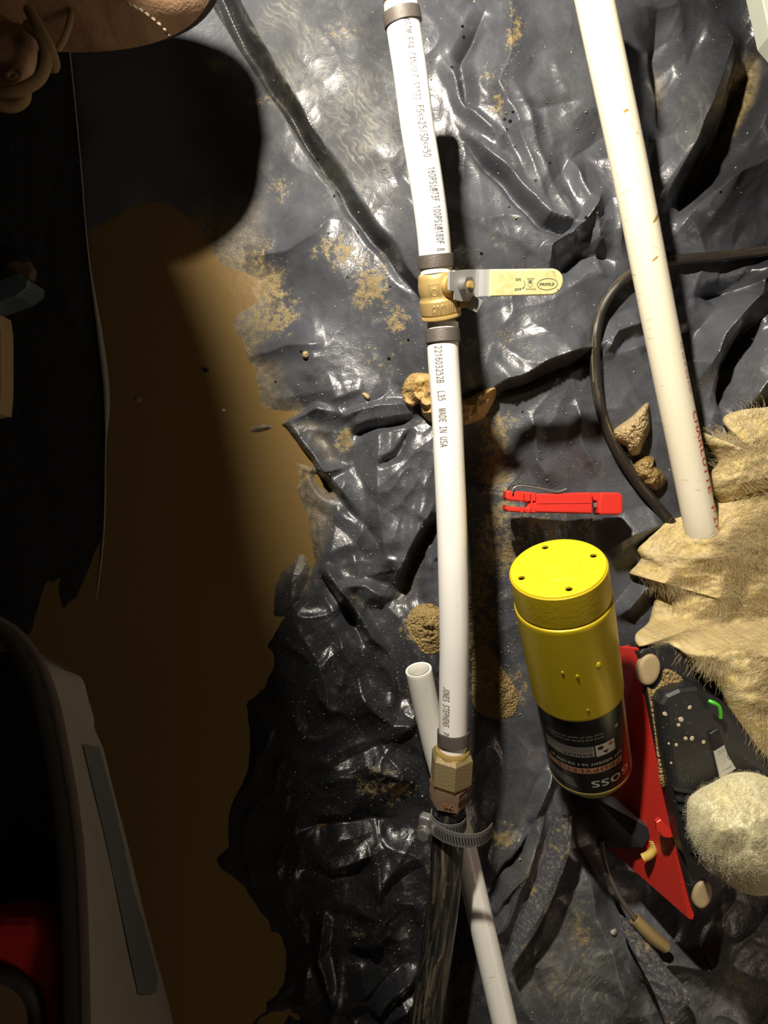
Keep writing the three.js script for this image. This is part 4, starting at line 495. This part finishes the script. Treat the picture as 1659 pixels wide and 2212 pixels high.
// ---------------------------------------------------------------- insulation
const woolTex = dataTex(512, 512, (u, v, o) => { const a = tileNoise(u, v, 26, 5), s = tileNoise(u, v, 9, 2), k = 0.82 + 0.5 * a; o[0] = enc(clamp(0.72 * k + 0.05 * s)); o[1] = enc(clamp(0.57 * k + 0.06 * s)); o[2] = enc(clamp(0.27 * k + 0.14 * s)); }, true);
const woolMat = MP({ map: woolTex, color: 0xffffff, roughness: 0.9, bumpMap: grit(1.4), bumpScale: 0.0009 });
function fibres(parent, geo, n, { len, r, out, dir, spread, cols, rough = 0.35, flat = 0.5, s0 = 0, s1 = 1.0, lift = 0.003 }) {
  const kinds = 3; for (let v = 0; v < kinds; v++) {
    const pts = []; let p = V(0, 0, 0), a = rr(-0.4, 0.4); for (let i = 0; i < 7; i++) { pts.push(p.clone()); a += rr(-out, out); p = p.clone().add(V(Math.cos(a), rr(-0.25, 0.25) * out, Math.sin(a)).multiplyScalar(1 / 6)); }
    const fg = new THREE.TubeGeometry(new THREE.CatmullRomCurve3(pts), 14, r / len, 3, false), m = new THREE.InstancedMesh(fg, M({ color: 0xffffff, roughness: rough }), Math.floor(n / kinds)), mat = new THREE.Matrix4(), q = new THREE.Quaternion(), e = new THREE.Euler(), col = new THREE.Color();
    for (let i = 0; i < m.count; i++) { const s = s0 + (s1 - s0) * Math.sqrt(rnd()), sp = geo.userData.spot(rnd(), Math.min(1, s)); sp.y += rr(-0.001, lift); e.set(rr(-1, 1) * flat, dir(sp) + rr(-1, 1) * spread, rr(-1, 1) * flat); mat.compose(sp, q.setFromEuler(e), V(1, 1, 1).multiplyScalar(len * rr(0.5, 1.3))); m.setMatrixAt(i, mat); const c = cols[Math.floor(rnd() * cols.length)], k = rr(0.75, 1.1); m.setColorAt(i, col.setRGB(c[0] * k, c[1] * k, c[2] * k)); }
    m.name = 'fibres'; m.userData.kind = 'stuff'; m.castShadow = m.receiveShadow = true; parent.add(m);
  }
}
const tan = [[0.7, 0.55, 0.26], [0.75, 0.62, 0.36], [0.6, 0.44, 0.17], [0.8, 0.72, 0.5]];
{ const g = thing('insulation_batt', 'large torn batt of tan fibreglass insulation at the right edge over the power tool', 'insulation');
  const out = [[1760, 1010], [1690, 985], [1640, 1000], [1600, 1030], [1562, 1060], [1538, 1085], [1495, 1108], [1440, 1128], [1418, 1148], [1398, 1165], [1376, 1190], [1384, 1206], [1358, 1240], [1398, 1232], [1432, 1228], [1452, 1242], [1446, 1262], [1420, 1285], [1408, 1318], [1400, 1345], [1372, 1372], [1378, 1396], [1420, 1390], [1462, 1402], [1505, 1440], [1548, 1480], [1578, 1540], [1618, 1600], [1650, 1632], [1760, 1660], [1820, 1400]];
  const mix = (x, y) => { const k = ss(1330, 1420, y); return lerp(Math.max(0.005, groundUnder(x, Math.min(y, 1330)) + 0.004), H - 0.572, k); };
  const geo = lump(out, { n: 260, rings: 60, thick: 0.03, pow: 2.2, sharp: 0.6, base: mix, sink: 0.012, noise: (x, y, s) => 0.022 * ss(0.98, 0.8, s) * Math.exp(-((x - 1535) ** 2 + (y - 1180) ** 2) / 9000) + (1 - s * s * s) * (0.013 * fbm(x * 0.009, y * 0.016, 4) + 0.0035 * (0.4 - Math.abs(n2(x * 0.012 + y * 0.005, y * 0.03 - x * 0.007)) * 2)) });
  part('wool_mass', geo, woolMat, g); fibres(g, geo, 42000, { len: 0.015, r: 0.00005, out: 0.9, dir: (p) => -0.35 + 1.4 * n2(p.x * 14, p.z * 14), spread: 0.8, flat: 0.08, cols: tan, lift: 0.0006, s1: 0.94 }); }
{ const g = thing('insulation_scrap', 'ragged upper scrap of tan insulation against the lower end of the cream pipe', 'insulation');
  const out = [[1720, 875], [1650, 880], [1600, 886], [1564, 900], [1562, 915], [1590, 935], [1615, 950], [1600, 968], [1560, 978], [1548, 968], [1520, 935], [1522, 950], [1545, 985], [1552, 1000], [1535, 1020], [1530, 1045], [1545, 1075], [1570, 1090], [1640, 1070], [1760, 1060]];
  const geo = lump(out, { n: 200, rings: 40, thick: 0.03, pow: 2.2, sharp: 0.6, base: (x, y) => groundUnder(x, y) + 0.012, sink: 0.01, noise: (x, y, s) => (1 - s * s * s) * (0.012 * fbm(x * 0.012 + 8, y * 0.014, 4)) });
  part('wool_mass', geo, woolMat, g); fibres(g, geo, 6000, { len: 0.014, r: 0.00007, out: 1.0, dir: (p) => 0.5 + 2 * n2(p.x * 20, p.z * 20), spread: 0.9, flat: 0.1, cols: tan, lift: 0.0005, s1: 0.86 }); }
{ const g = thing('insulation_tuft', 'fluffy cream ball of loose insulation resting on the power tool at the right', 'insulation');
  const out = [[1484, 1755], [1486, 1728], [1506, 1708], [1540, 1690], [1575, 1672], [1620, 1668], [1660, 1680], [1720, 1720], [1740, 1820], [1700, 1915], [1650, 1935], [1605, 1928], [1566, 1905], [1535, 1880], [1505, 1840], [1487, 1795]];
  const creamTex = dataTex(256, 256, (u, v, o) => { const k = 0.92 + 0.18 * tileNoise(u, v, 18, 4), s = tileNoise(u, v, 7, 2); o[0] = enc(clamp(0.98 * k)); o[1] = enc(clamp(0.91 * k + 0.04 * s)); o[2] = enc(clamp(0.57 * k + 0.2 * s)); }, true);
  const geo = lump(out, { n: 180, rings: 44, thick: 0.054, pow: 2, sharp: 0.5, base: () => H - 0.556, sink: 0.012, noise: (x, y, s) => (1 - s * s) * (0.012 * fbm(x * 0.013, y * 0.013, 3)) });
  part('wool_mass', geo, MP({ map: creamTex, roughness: 0.95, bumpMap: grit(1.2), bumpScale: 0.0006 }), g);
  fibres(g, geo, 16000, { len: 0.009, r: 0.00004, out: 2.0, dir: () => rr(0, 6.28), spread: 1.4, flat: 0.12, s1: 0.95, cols: [[0.9, 0.83, 0.56], [0.93, 0.89, 0.72], [0.86, 0.76, 0.44]], lift: 0.0002 }); }

// ---------------------------------------------------------------- torn strips of plastic, wand and wire at the bottom right
const stripMat = (() => { const t = dataTex(512, 512, (u, v, o) => { const m = ss(0.12, 0.3, tileNoise(u, v, 8, 5)), s = ss(-0.1, 0.35, tileNoise(v, u, 40, 3)); o[0] = enc(lerp(lerp(0.08, 0.25, s * 0.6), 0.32, m)); o[1] = enc(lerp(lerp(0.083, 0.24, s * 0.6), 0.25, m)); o[2] = enc(lerp(lerp(0.092, 0.21, s * 0.6), 0.12, m)); }, true); return MP({ map: t, roughness: 0.3, bumpMap: grit(0.7), bumpScale: 0.0004, side: THREE.DoubleSide }); })();
tag(part('plastic_strip', flap(path([[1196, 1760, 0.650], [1188, 1810, 0.652], [1165, 1880, 0.655], [1130, 1970, 0.657], [1096, 2060, 0.66]]), path([[1236, 1762, 0.640], [1232, 1830, 0.640], [1206, 1910, 0.642], [1165, 2000, 0.646], [1112, 2085, 0.655]]), 50, 14, 0.0008, 0.006, (u, t) => 0.002 * n2(u * 9, t * 3)), stripMat, scene), 'muddy folded tongue of black plastic below the foot of the yellow blow torch', 'plastic strip', 'torn plastic strips');
tag(part('plastic_strip', flap(path([[1338, 1975, 0.652], [1350, 2020, 0.650], [1385, 2090, 0.648], [1415, 2150, 0.646], [1442, 2225, 0.646]]), path([[1362, 1985, 0.656], [1400, 2030, 0.655], [1445, 2095, 0.652], [1489, 2150, 0.648], [1470, 2215, 0.65]]), 60, 14, 0.0008, 0.002, (u, t) => 0.0025 * n2(u * 12, t * 4) + (t < 0.15 ? 0.0015 * n2(u * 60, 3) : 0)), stripMat, scene), 'jagged torn strip of black plastic at the bottom right beside the brass burner tip', 'plastic strip', 'torn plastic strips');
tag(part('pebble', lump([[1318, 2012], [1330, 2006], [1334, 2016], [1326, 2024]], { n: 30, rings: 8, thick: 0.004, base: gOf, noise: (x, y) => 0.001 * n2(x * 0.2, y * 0.2) }), M({ color: lin(0.5, 0.46, 0.38), roughness: 0.6 }), scene), 'small pale crumb of stone on the sheet left of the torn strip', 'pebble');
tag(part('pebble', lump([[438, 797], [447, 795], [452, 800], [444, 804]], { n: 30, rings: 6, thick: 0.003, base: () => WATER, noise: () => 0 }), M({ color: lin(0.012, 0.01, 0.008), roughness: 0.5 }), scene), 'small black fleck floating on the muddy puddle', 'fleck');
tag(part('pebble', lump([[292, 858], [300, 856], [306, 863], [299, 870], [292, 866]], { n: 30, rings: 6, thick: 0.002, base: () => WATER, noise: () => 0 }), sandMat, scene), 'small brown crumb in the puddle near the edge of the left sheet', 'crumb');
tag(part('pebble', lump([[478, 884], [484, 883], [487, 888], [480, 890]], { n: 24, rings: 6, thick: 0.002, base: () => WATER, noise: () => 0 }), M({ color: lin(0.6, 0.52, 0.38), roughness: 0.5 }), scene), 'tiny pale crumb floating in the middle of the puddle', 'crumb');
tag(part('pebble', lump([[652, 764], [660, 758], [667, 764], [664, 774], [655, 774]], { n: 30, rings: 8, thick: 0.005, base: gOf, noise: () => 0 }), rockMat, scene), 'small brown pebble on the sheet right of the puddle', 'pebble');
tag(part('pebble', lump([[782, 850], [790, 848], [800, 858], [796, 864], [786, 858]], { n: 30, rings: 8, thick: 0.004, base: gOf, noise: () => 0 }), rockMat, scene), 'small brown pebble left of the yellowish scrap', 'pebble');

// ---------------------------------------------------------------- left edge: metal block, tag, stick
tag(part('metal_block', slab([[-40, 618], [28, 590], [36, 588], [61, 604], [62, 624], [40, 642], [-40, 670]], 0.60, 0.03, 0.002, [0.1, 0.2]), M({ color: lin(0.14, 0.18, 0.23), roughness: 0.35, metalness: 0.3 }), scene), 'blue-grey metal bar end poking in at the left edge', 'metal bar');
tag(part('leather_tag', slab([[8, 568], [24, 560], [60, 562], [72, 582], [66, 604], [40, 606], [10, 600]], 0.628, 0.01, 0.003), M({ color: lin(0.12, 0.07, 0.035), roughness: 0.7 }), scene), 'dull brown scrap lying behind the blue-grey metal bar', 'scrap');
tag(part('wooden_stick', slab([[-30, 670], [0, 680], [5, 720], [5, 850], [1, 895], [-30, 900]], 0.615, 0.02, 0.002), M({ color: lin(0.45, 0.32, 0.15), roughness: 0.7 }), scene), 'thin strip of tan wood along the left edge below the metal bar', 'stick');
tag(part('pale_board', slab([[1638, -40], [1720, -40], [1720, 140], [1664, 75]], 0.56, 0.02, 0.001), M({ color: lin(0.42, 0.44, 0.36), roughness: 0.6 }), scene), 'pale greenish corner of a board at the top right corner', 'board');

// ---------------------------------------------------------------- tool bag, lower left
{ const g = thing('tool_bag', 'open grey canvas tool bag standing in the shade at the lower left', 'tool bag');
  const cloth = (c, b = 0.0016) => M({ color: c, roughness: 0.85, bumpMap: grit(9), bumpScale: b });
  const rim = path([[-60, 1330, 0.43], [0, 1362, 0.43], [48, 1420, 0.426], [82, 1500, 0.422], [112, 1640, 0.416], [138, 1820, 0.406], [148, 2020, 0.396], [152, 2230, 0.386], [154, 2420, 0.38]]);
  const low = path([[0, 1440, 0.50], [120, 1448, 0.50], [168, 1462, 0.505], [192, 1520, 0.52], [230, 1660, 0.55], [276, 1840, 0.585], [326, 2040, 0.63], [374, 2222, 0.66], [410, 2420, 0.672]]);
  part('side_panel', flap(rim, low, 90, 36, 0.003, 0.004, (u, t) => 0.004 * fbm(u * 9, t * 4, 3) + 0.003 * Math.exp(-Math.pow((t - 0.55) / 0.05, 2)) + 0.004 * Math.exp(-Math.pow((u - 0.33 - 0.1 * t) / 0.02, 2))), cloth(lin(0.5, 0.45, 0.37)), g, 'dusty grey canvas side');
  part('patch', flap([0.46, 0.6, 0.72, 0.82].map((u) => new THREE.CatmullRomCurve3(rim).getPoint(u).lerp(new THREE.CatmullRomCurve3(low).getPoint(u), 0.62).add(V(0.001, 0.0045, 0))), [0.46, 0.6, 0.72, 0.82].map((u) => new THREE.CatmullRomCurve3(rim).getPoint(u).lerp(new THREE.CatmullRomCurve3(low).getPoint(u), 0.97).add(V(0.001, 0.0045, 0))), 20, 8, 0.002), cloth(lin(0.22, 0.24, 0.235)), g, 'darker grey patch');
  part('rim_binding', sweep(rim.map((p) => p.clone().add(V(0.001, 0.001, 0))), 0.0048, { nu: 90, nv: 14 }), cloth(lin(0.07, 0.06, 0.05)), g, 'dark edge binding');
  part('piping', sweep(rim.map((p) => p.clone().add(V(0.0075, -0.001, 0))), 0.0028, { nu: 90, nv: 12 }), cloth(lin(0.32, 0.26, 0.2)), g);
  const inL = path([[-140, 1330, 0.47], [-140, 1420, 0.47], [-140, 1500, 0.47], [-140, 1640, 0.465], [-140, 1820, 0.46], [-140, 2020, 0.455], [-140, 2230, 0.45], [-140, 2420, 0.45]]);
  part('lining', flap(inL, rim.map((p) => p.clone().add(V(-0.001, -0.012, 0))), 40, 20, 0.003, -0.02), cloth(lin(0.07, 0.075, 0.078)), g, 'black mesh lining');
  const end = path([[-60, 1330, 0.43], [0, 1362, 0.43], [48, 1420, 0.426]]), endLow = path([[-20, 1360, 0.62], [60, 1400, 0.62], [160, 1450, 0.62]]); part('end_panel', flap(end, endLow, 20, 20, 0.003, 0.002), cloth(lin(0.28, 0.25, 0.2)), g);
  const r = thing('tool_case', 'red case with a dark ring on top held in the open grey tool bag', 'case');
  part('shell', slab([[-80, 2000], [0, 1985], [60, 1986], [100, 2000], [122, 2040], [124, 2120], [118, 2300], [-80, 2320]], 0.402, 0.025, 0.008), M({ color: lin(0.62, 0.03, 0.022), roughness: 0.5 }), r);
  const ring = new THREE.TorusGeometry(0.0255, 0.0042, 16, 60); ring.rotateX(Math.PI / 2); const rp = at(-18, 2205, 0.398); ring.translate(rp.x, rp.y, rp.z); part('ring', ring, M({ color: lin(0.06, 0.05, 0.045), roughness: 0.6 }), r, 'dark grey ring');
  const disc = lathe([[0, 0], [0.021, 0], [0.0215, -0.002], [0.0215, -0.006], [0, -0.006]], 48); disc.translate(rp.x, rp.y + 0.001, rp.z); part('cap', disc, M({ color: lin(0.2, 0.13, 0.07), roughness: 0.7 }), r, 'tan centre of the ring'); }

// ---------------------------------------------------------------- the kneeling person's leg and boot, top left
{ const g = thing('person', 'person of whom only a brown laced leather work boot and dark trouser leg show', 'person');
  const leather = (() => { const t = canvasTex(512, 512, (c, w, h) => { c.fillStyle = '#bf9a78'; c.fillRect(0, 0, w, h); for (let i = 0; i < 500; i++) { c.fillStyle = ['#5a3f2b', '#95714f', '#4a3424', '#84634a'][Math.floor(rnd() * 4)]; c.globalAlpha = rr(0.03, 0.16); c.beginPath(); c.ellipse(rnd() * w, rnd() * h, rr(3, 50), rr(3, 30), rr(0, 3), 0, 7); c.fill(); } }); t.repeat.set(1, 1); return M({ map: t, roughness: 0.72, bumpMap: grit(6), bumpScale: 0.0003 }); })();
  // trouser leg: one continuous tapering tube from thigh over the knee to the hem
  const leg = sweep([V(-0.40, 0.42, 0.05), V(-0.29, 0.46, -0.10), V(-0.150, 0.475, -0.24), V(-0.153, 0.455, -0.345), V(-0.185, 0.40, -0.385), V(-0.235, 0.32, -0.378), V(-0.285, 0.25, -0.368), V(-0.31, 0.21, -0.36)], (u) => 0.085 - 0.022 * ss(0.2, 0.6, u) - 0.006 * ss(0.6, 0.9, u) + 0.014 * ss(0.85, 1, u), { nu: 120, nv: 48, wob: (u, th) => 1 + 0.05 * n2(u * 22, Math.cos(th) * 2 + 5) + 0.03 * n2(u * 60, Math.sin(th) * 2) });
  part('trouser_leg', leg, M({ color: lin(0.10, 0.09, 0.08), roughness: 0.9, bumpMap: grit(12), bumpScale: 0.0012 }), g, 'dark grey trouser leg');
  // boot: cross sections from toe to shaft; local x runs to the heel
  const S = [[0, 0.004, 0.012, 0.02], [0.006, 0.026, 0.028, 0.028], [0.02, 0.039, 0.040, 0.036], [0.045, 0.046, 0.050, 0.042], [0.075, 0.048, 0.056, 0.046], [0.105, 0.047, 0.064, 0.05], [0.135, 0.044, 0.080, 0.056], [0.165, 0.041, 0.100, 0.064], [0.195, 0.040, 0.130, 0.075], [0.23, 0.042, 0.145, 0.08], [0.26, 0.038, 0.14, 0.078], [0.28, 0.02, 0.12, 0.07]];
  const boot = new THREE.Group(); boot.name = 'boot'; g.add(boot);
  boot.scale.set(1, 1, 1.38); boot.position.set(-0.104, 0.172, -0.371); boot.rotation.set(0, Math.PI + 0.02, 0.0); boot.rotation.z = 0.0;
  const tiltQ = new THREE.Quaternion().setFromAxisAngle(V(0, 0, 1), 0.22).premultiply(new THREE.Quaternion().setFromAxisAngle(V(0, 1, 0), -0.07)); boot.quaternion.premultiply(tiltQ);
  const P = [], UV = [], I = [], nv = 36, C = new THREE.CatmullRomCurve3(S.map((s) => V(s[0], s[1], s[2]))), nu = 60;
  for (let i = 0; i <= nu; i++) { const q = C.getPoint(i / nu); for (let j = 0; j <= nv; j++) { const a = j / nv * Math.PI * 2, ca = Math.cos(a), sa = Math.sin(a), top = sa > 0; const cre = 0.0025 * Math.sin(q.x * 150 + 2 * n2(q.x * 20, ca)) * ss(0.06, 0.08, q.x) * ss(0.14, 0.11, q.x) * (top ? sa : 0); const y = top ? Math.pow(sa, 0.8) * q.z : sa * 0.006, z = Math.sign(ca) * Math.pow(Math.abs(ca), 0.75) * q.y; P.push(q.x, y + cre, z); UV.push(q.x * 4, j / nv); } }
  for (let i = 0; i < nu; i++) for (let j = 0; j < nv; j++) { const a = i * (nv + 1) + j, b = a + nv + 1; I.push(a, b, a + 1, b, b + 1, a + 1); }
  const bg = new THREE.BufferGeometry(); bg.setAttribute('position', new THREE.Float32BufferAttribute(P, 3)); bg.setAttribute('uv', new THREE.Float32BufferAttribute(UV, 2)); bg.setIndex(I); bg.computeVertexNormals(); const upper = part('upper', bg, leather, boot, 'brown leather upper');
  const so = new THREE.Shape(); so.moveTo(-0.006, 0); so.bezierCurveTo(-0.006, 0.03, 0.01, 0.05, 0.06, 0.052); so.bezierCurveTo(0.13, 0.054, 0.2, 0.04, 0.25, 0.045); so.bezierCurveTo(0.29, 0.045, 0.29, -0.045, 0.25, -0.045); so.bezierCurveTo(0.2, -0.04, 0.13, -0.054, 0.06, -0.052); so.bezierCurveTo(0.01, -0.05, -0.006, -0.03, -0.006, 0);
  const sg = new THREE.ExtrudeGeometry(so, { depth: 0.016, bevelEnabled: true, bevelSize: 0.002, bevelThickness: 0.002, bevelSegments: 3 }); sg.scale(0.9, 0.66, 1); sg.rotateX(-Math.PI / 2); sg.translate(0.016, -0.022, 0); part('sole', sg, M({ color: lin(0.05, 0.035, 0.025), roughness: 0.8 }), boot, 'dark rubber sole');
  const stMat = M({ color: lin(0.5, 0.42, 0.3), roughness: 0.7 });
  for (const [x, y] of [[278, 8], [291, 15], [304, 22], [317, 31], [330, 41], [342, 51], [353, 62], [362, 73], [370, 84]]) { const hit = seenOn(upper, x, y); if (!hit) continue; const q = new THREE.CapsuleGeometry(0.0010, 0.0026, 4, 8); q.rotateZ(Math.PI / 2); q.rotateY(-0.75); q.translate(hit.p.x, hit.p.y + 0.0003, hit.p.z); q.applyMatrix4(new THREE.Matrix4().copy(upper.matrixWorld).invert()); part('stitch', q, stMat, boot); }
  const lace = M({ color: lin(0.30, 0.20, 0.09), roughness: 0.85 });
  const inv = new THREE.Matrix4(); boot.updateMatrix(); inv.copy(boot.matrix).invert();
  const laceLine = (a, r = 0.0032) => { const q = sweep(path(a), r, { nu: 70, nv: 12 }); q.applyMatrix4(inv); part('lace', q, lace, boot, 'tan round boot lace'); };
  laceLine([[62, 20, 0.44], [84, 60, 0.435], [108, 105, 0.435], [118, 140, 0.44], [112, 146, 0.445], [104, 138, 0.45]]);
  laceLine([[60, 55, 0.44], [92, 85, 0.435], [100, 125, 0.435], [84, 170, 0.435], [40, 195, 0.435], [0, 200, 0.44], [-30, 198, 0.45]], 0.0036);
  laceLine([[55, 195, 0.44], [52, 215, 0.44], [30, 230, 0.44], [0, 226, 0.44], [0, 210, 0.445], [30, 205, 0.445]], 0.0034);
  laceLine([[150, 10, 0.47], [152, 40, 0.46], [140, 80, 0.458], [124, 108, 0.46]], 0.002);
  const ey = new THREE.TorusGeometry(0.0042, 0.0011, 10, 24); ey.rotateX(Math.PI / 2.4); const ep = at(30, 165, 0.442); ey.translate(ep.x, ep.y, ep.z); ey.applyMatrix4(inv); part('eyelet', ey, brass, boot, 'brass lace eyelet');
  const tong = lump([[-30, 60], [40, 50], [75, 75], [80, 130], [60, 185], [20, 215], [-30, 220]], { n: 80, rings: 16, thick: 0.014, base: () => H - 0.463, noise: () => 0 }); tong.applyMatrix4(inv); part('ankle_collar', tong, leather, boot); }

renderer.render(scene, camera);
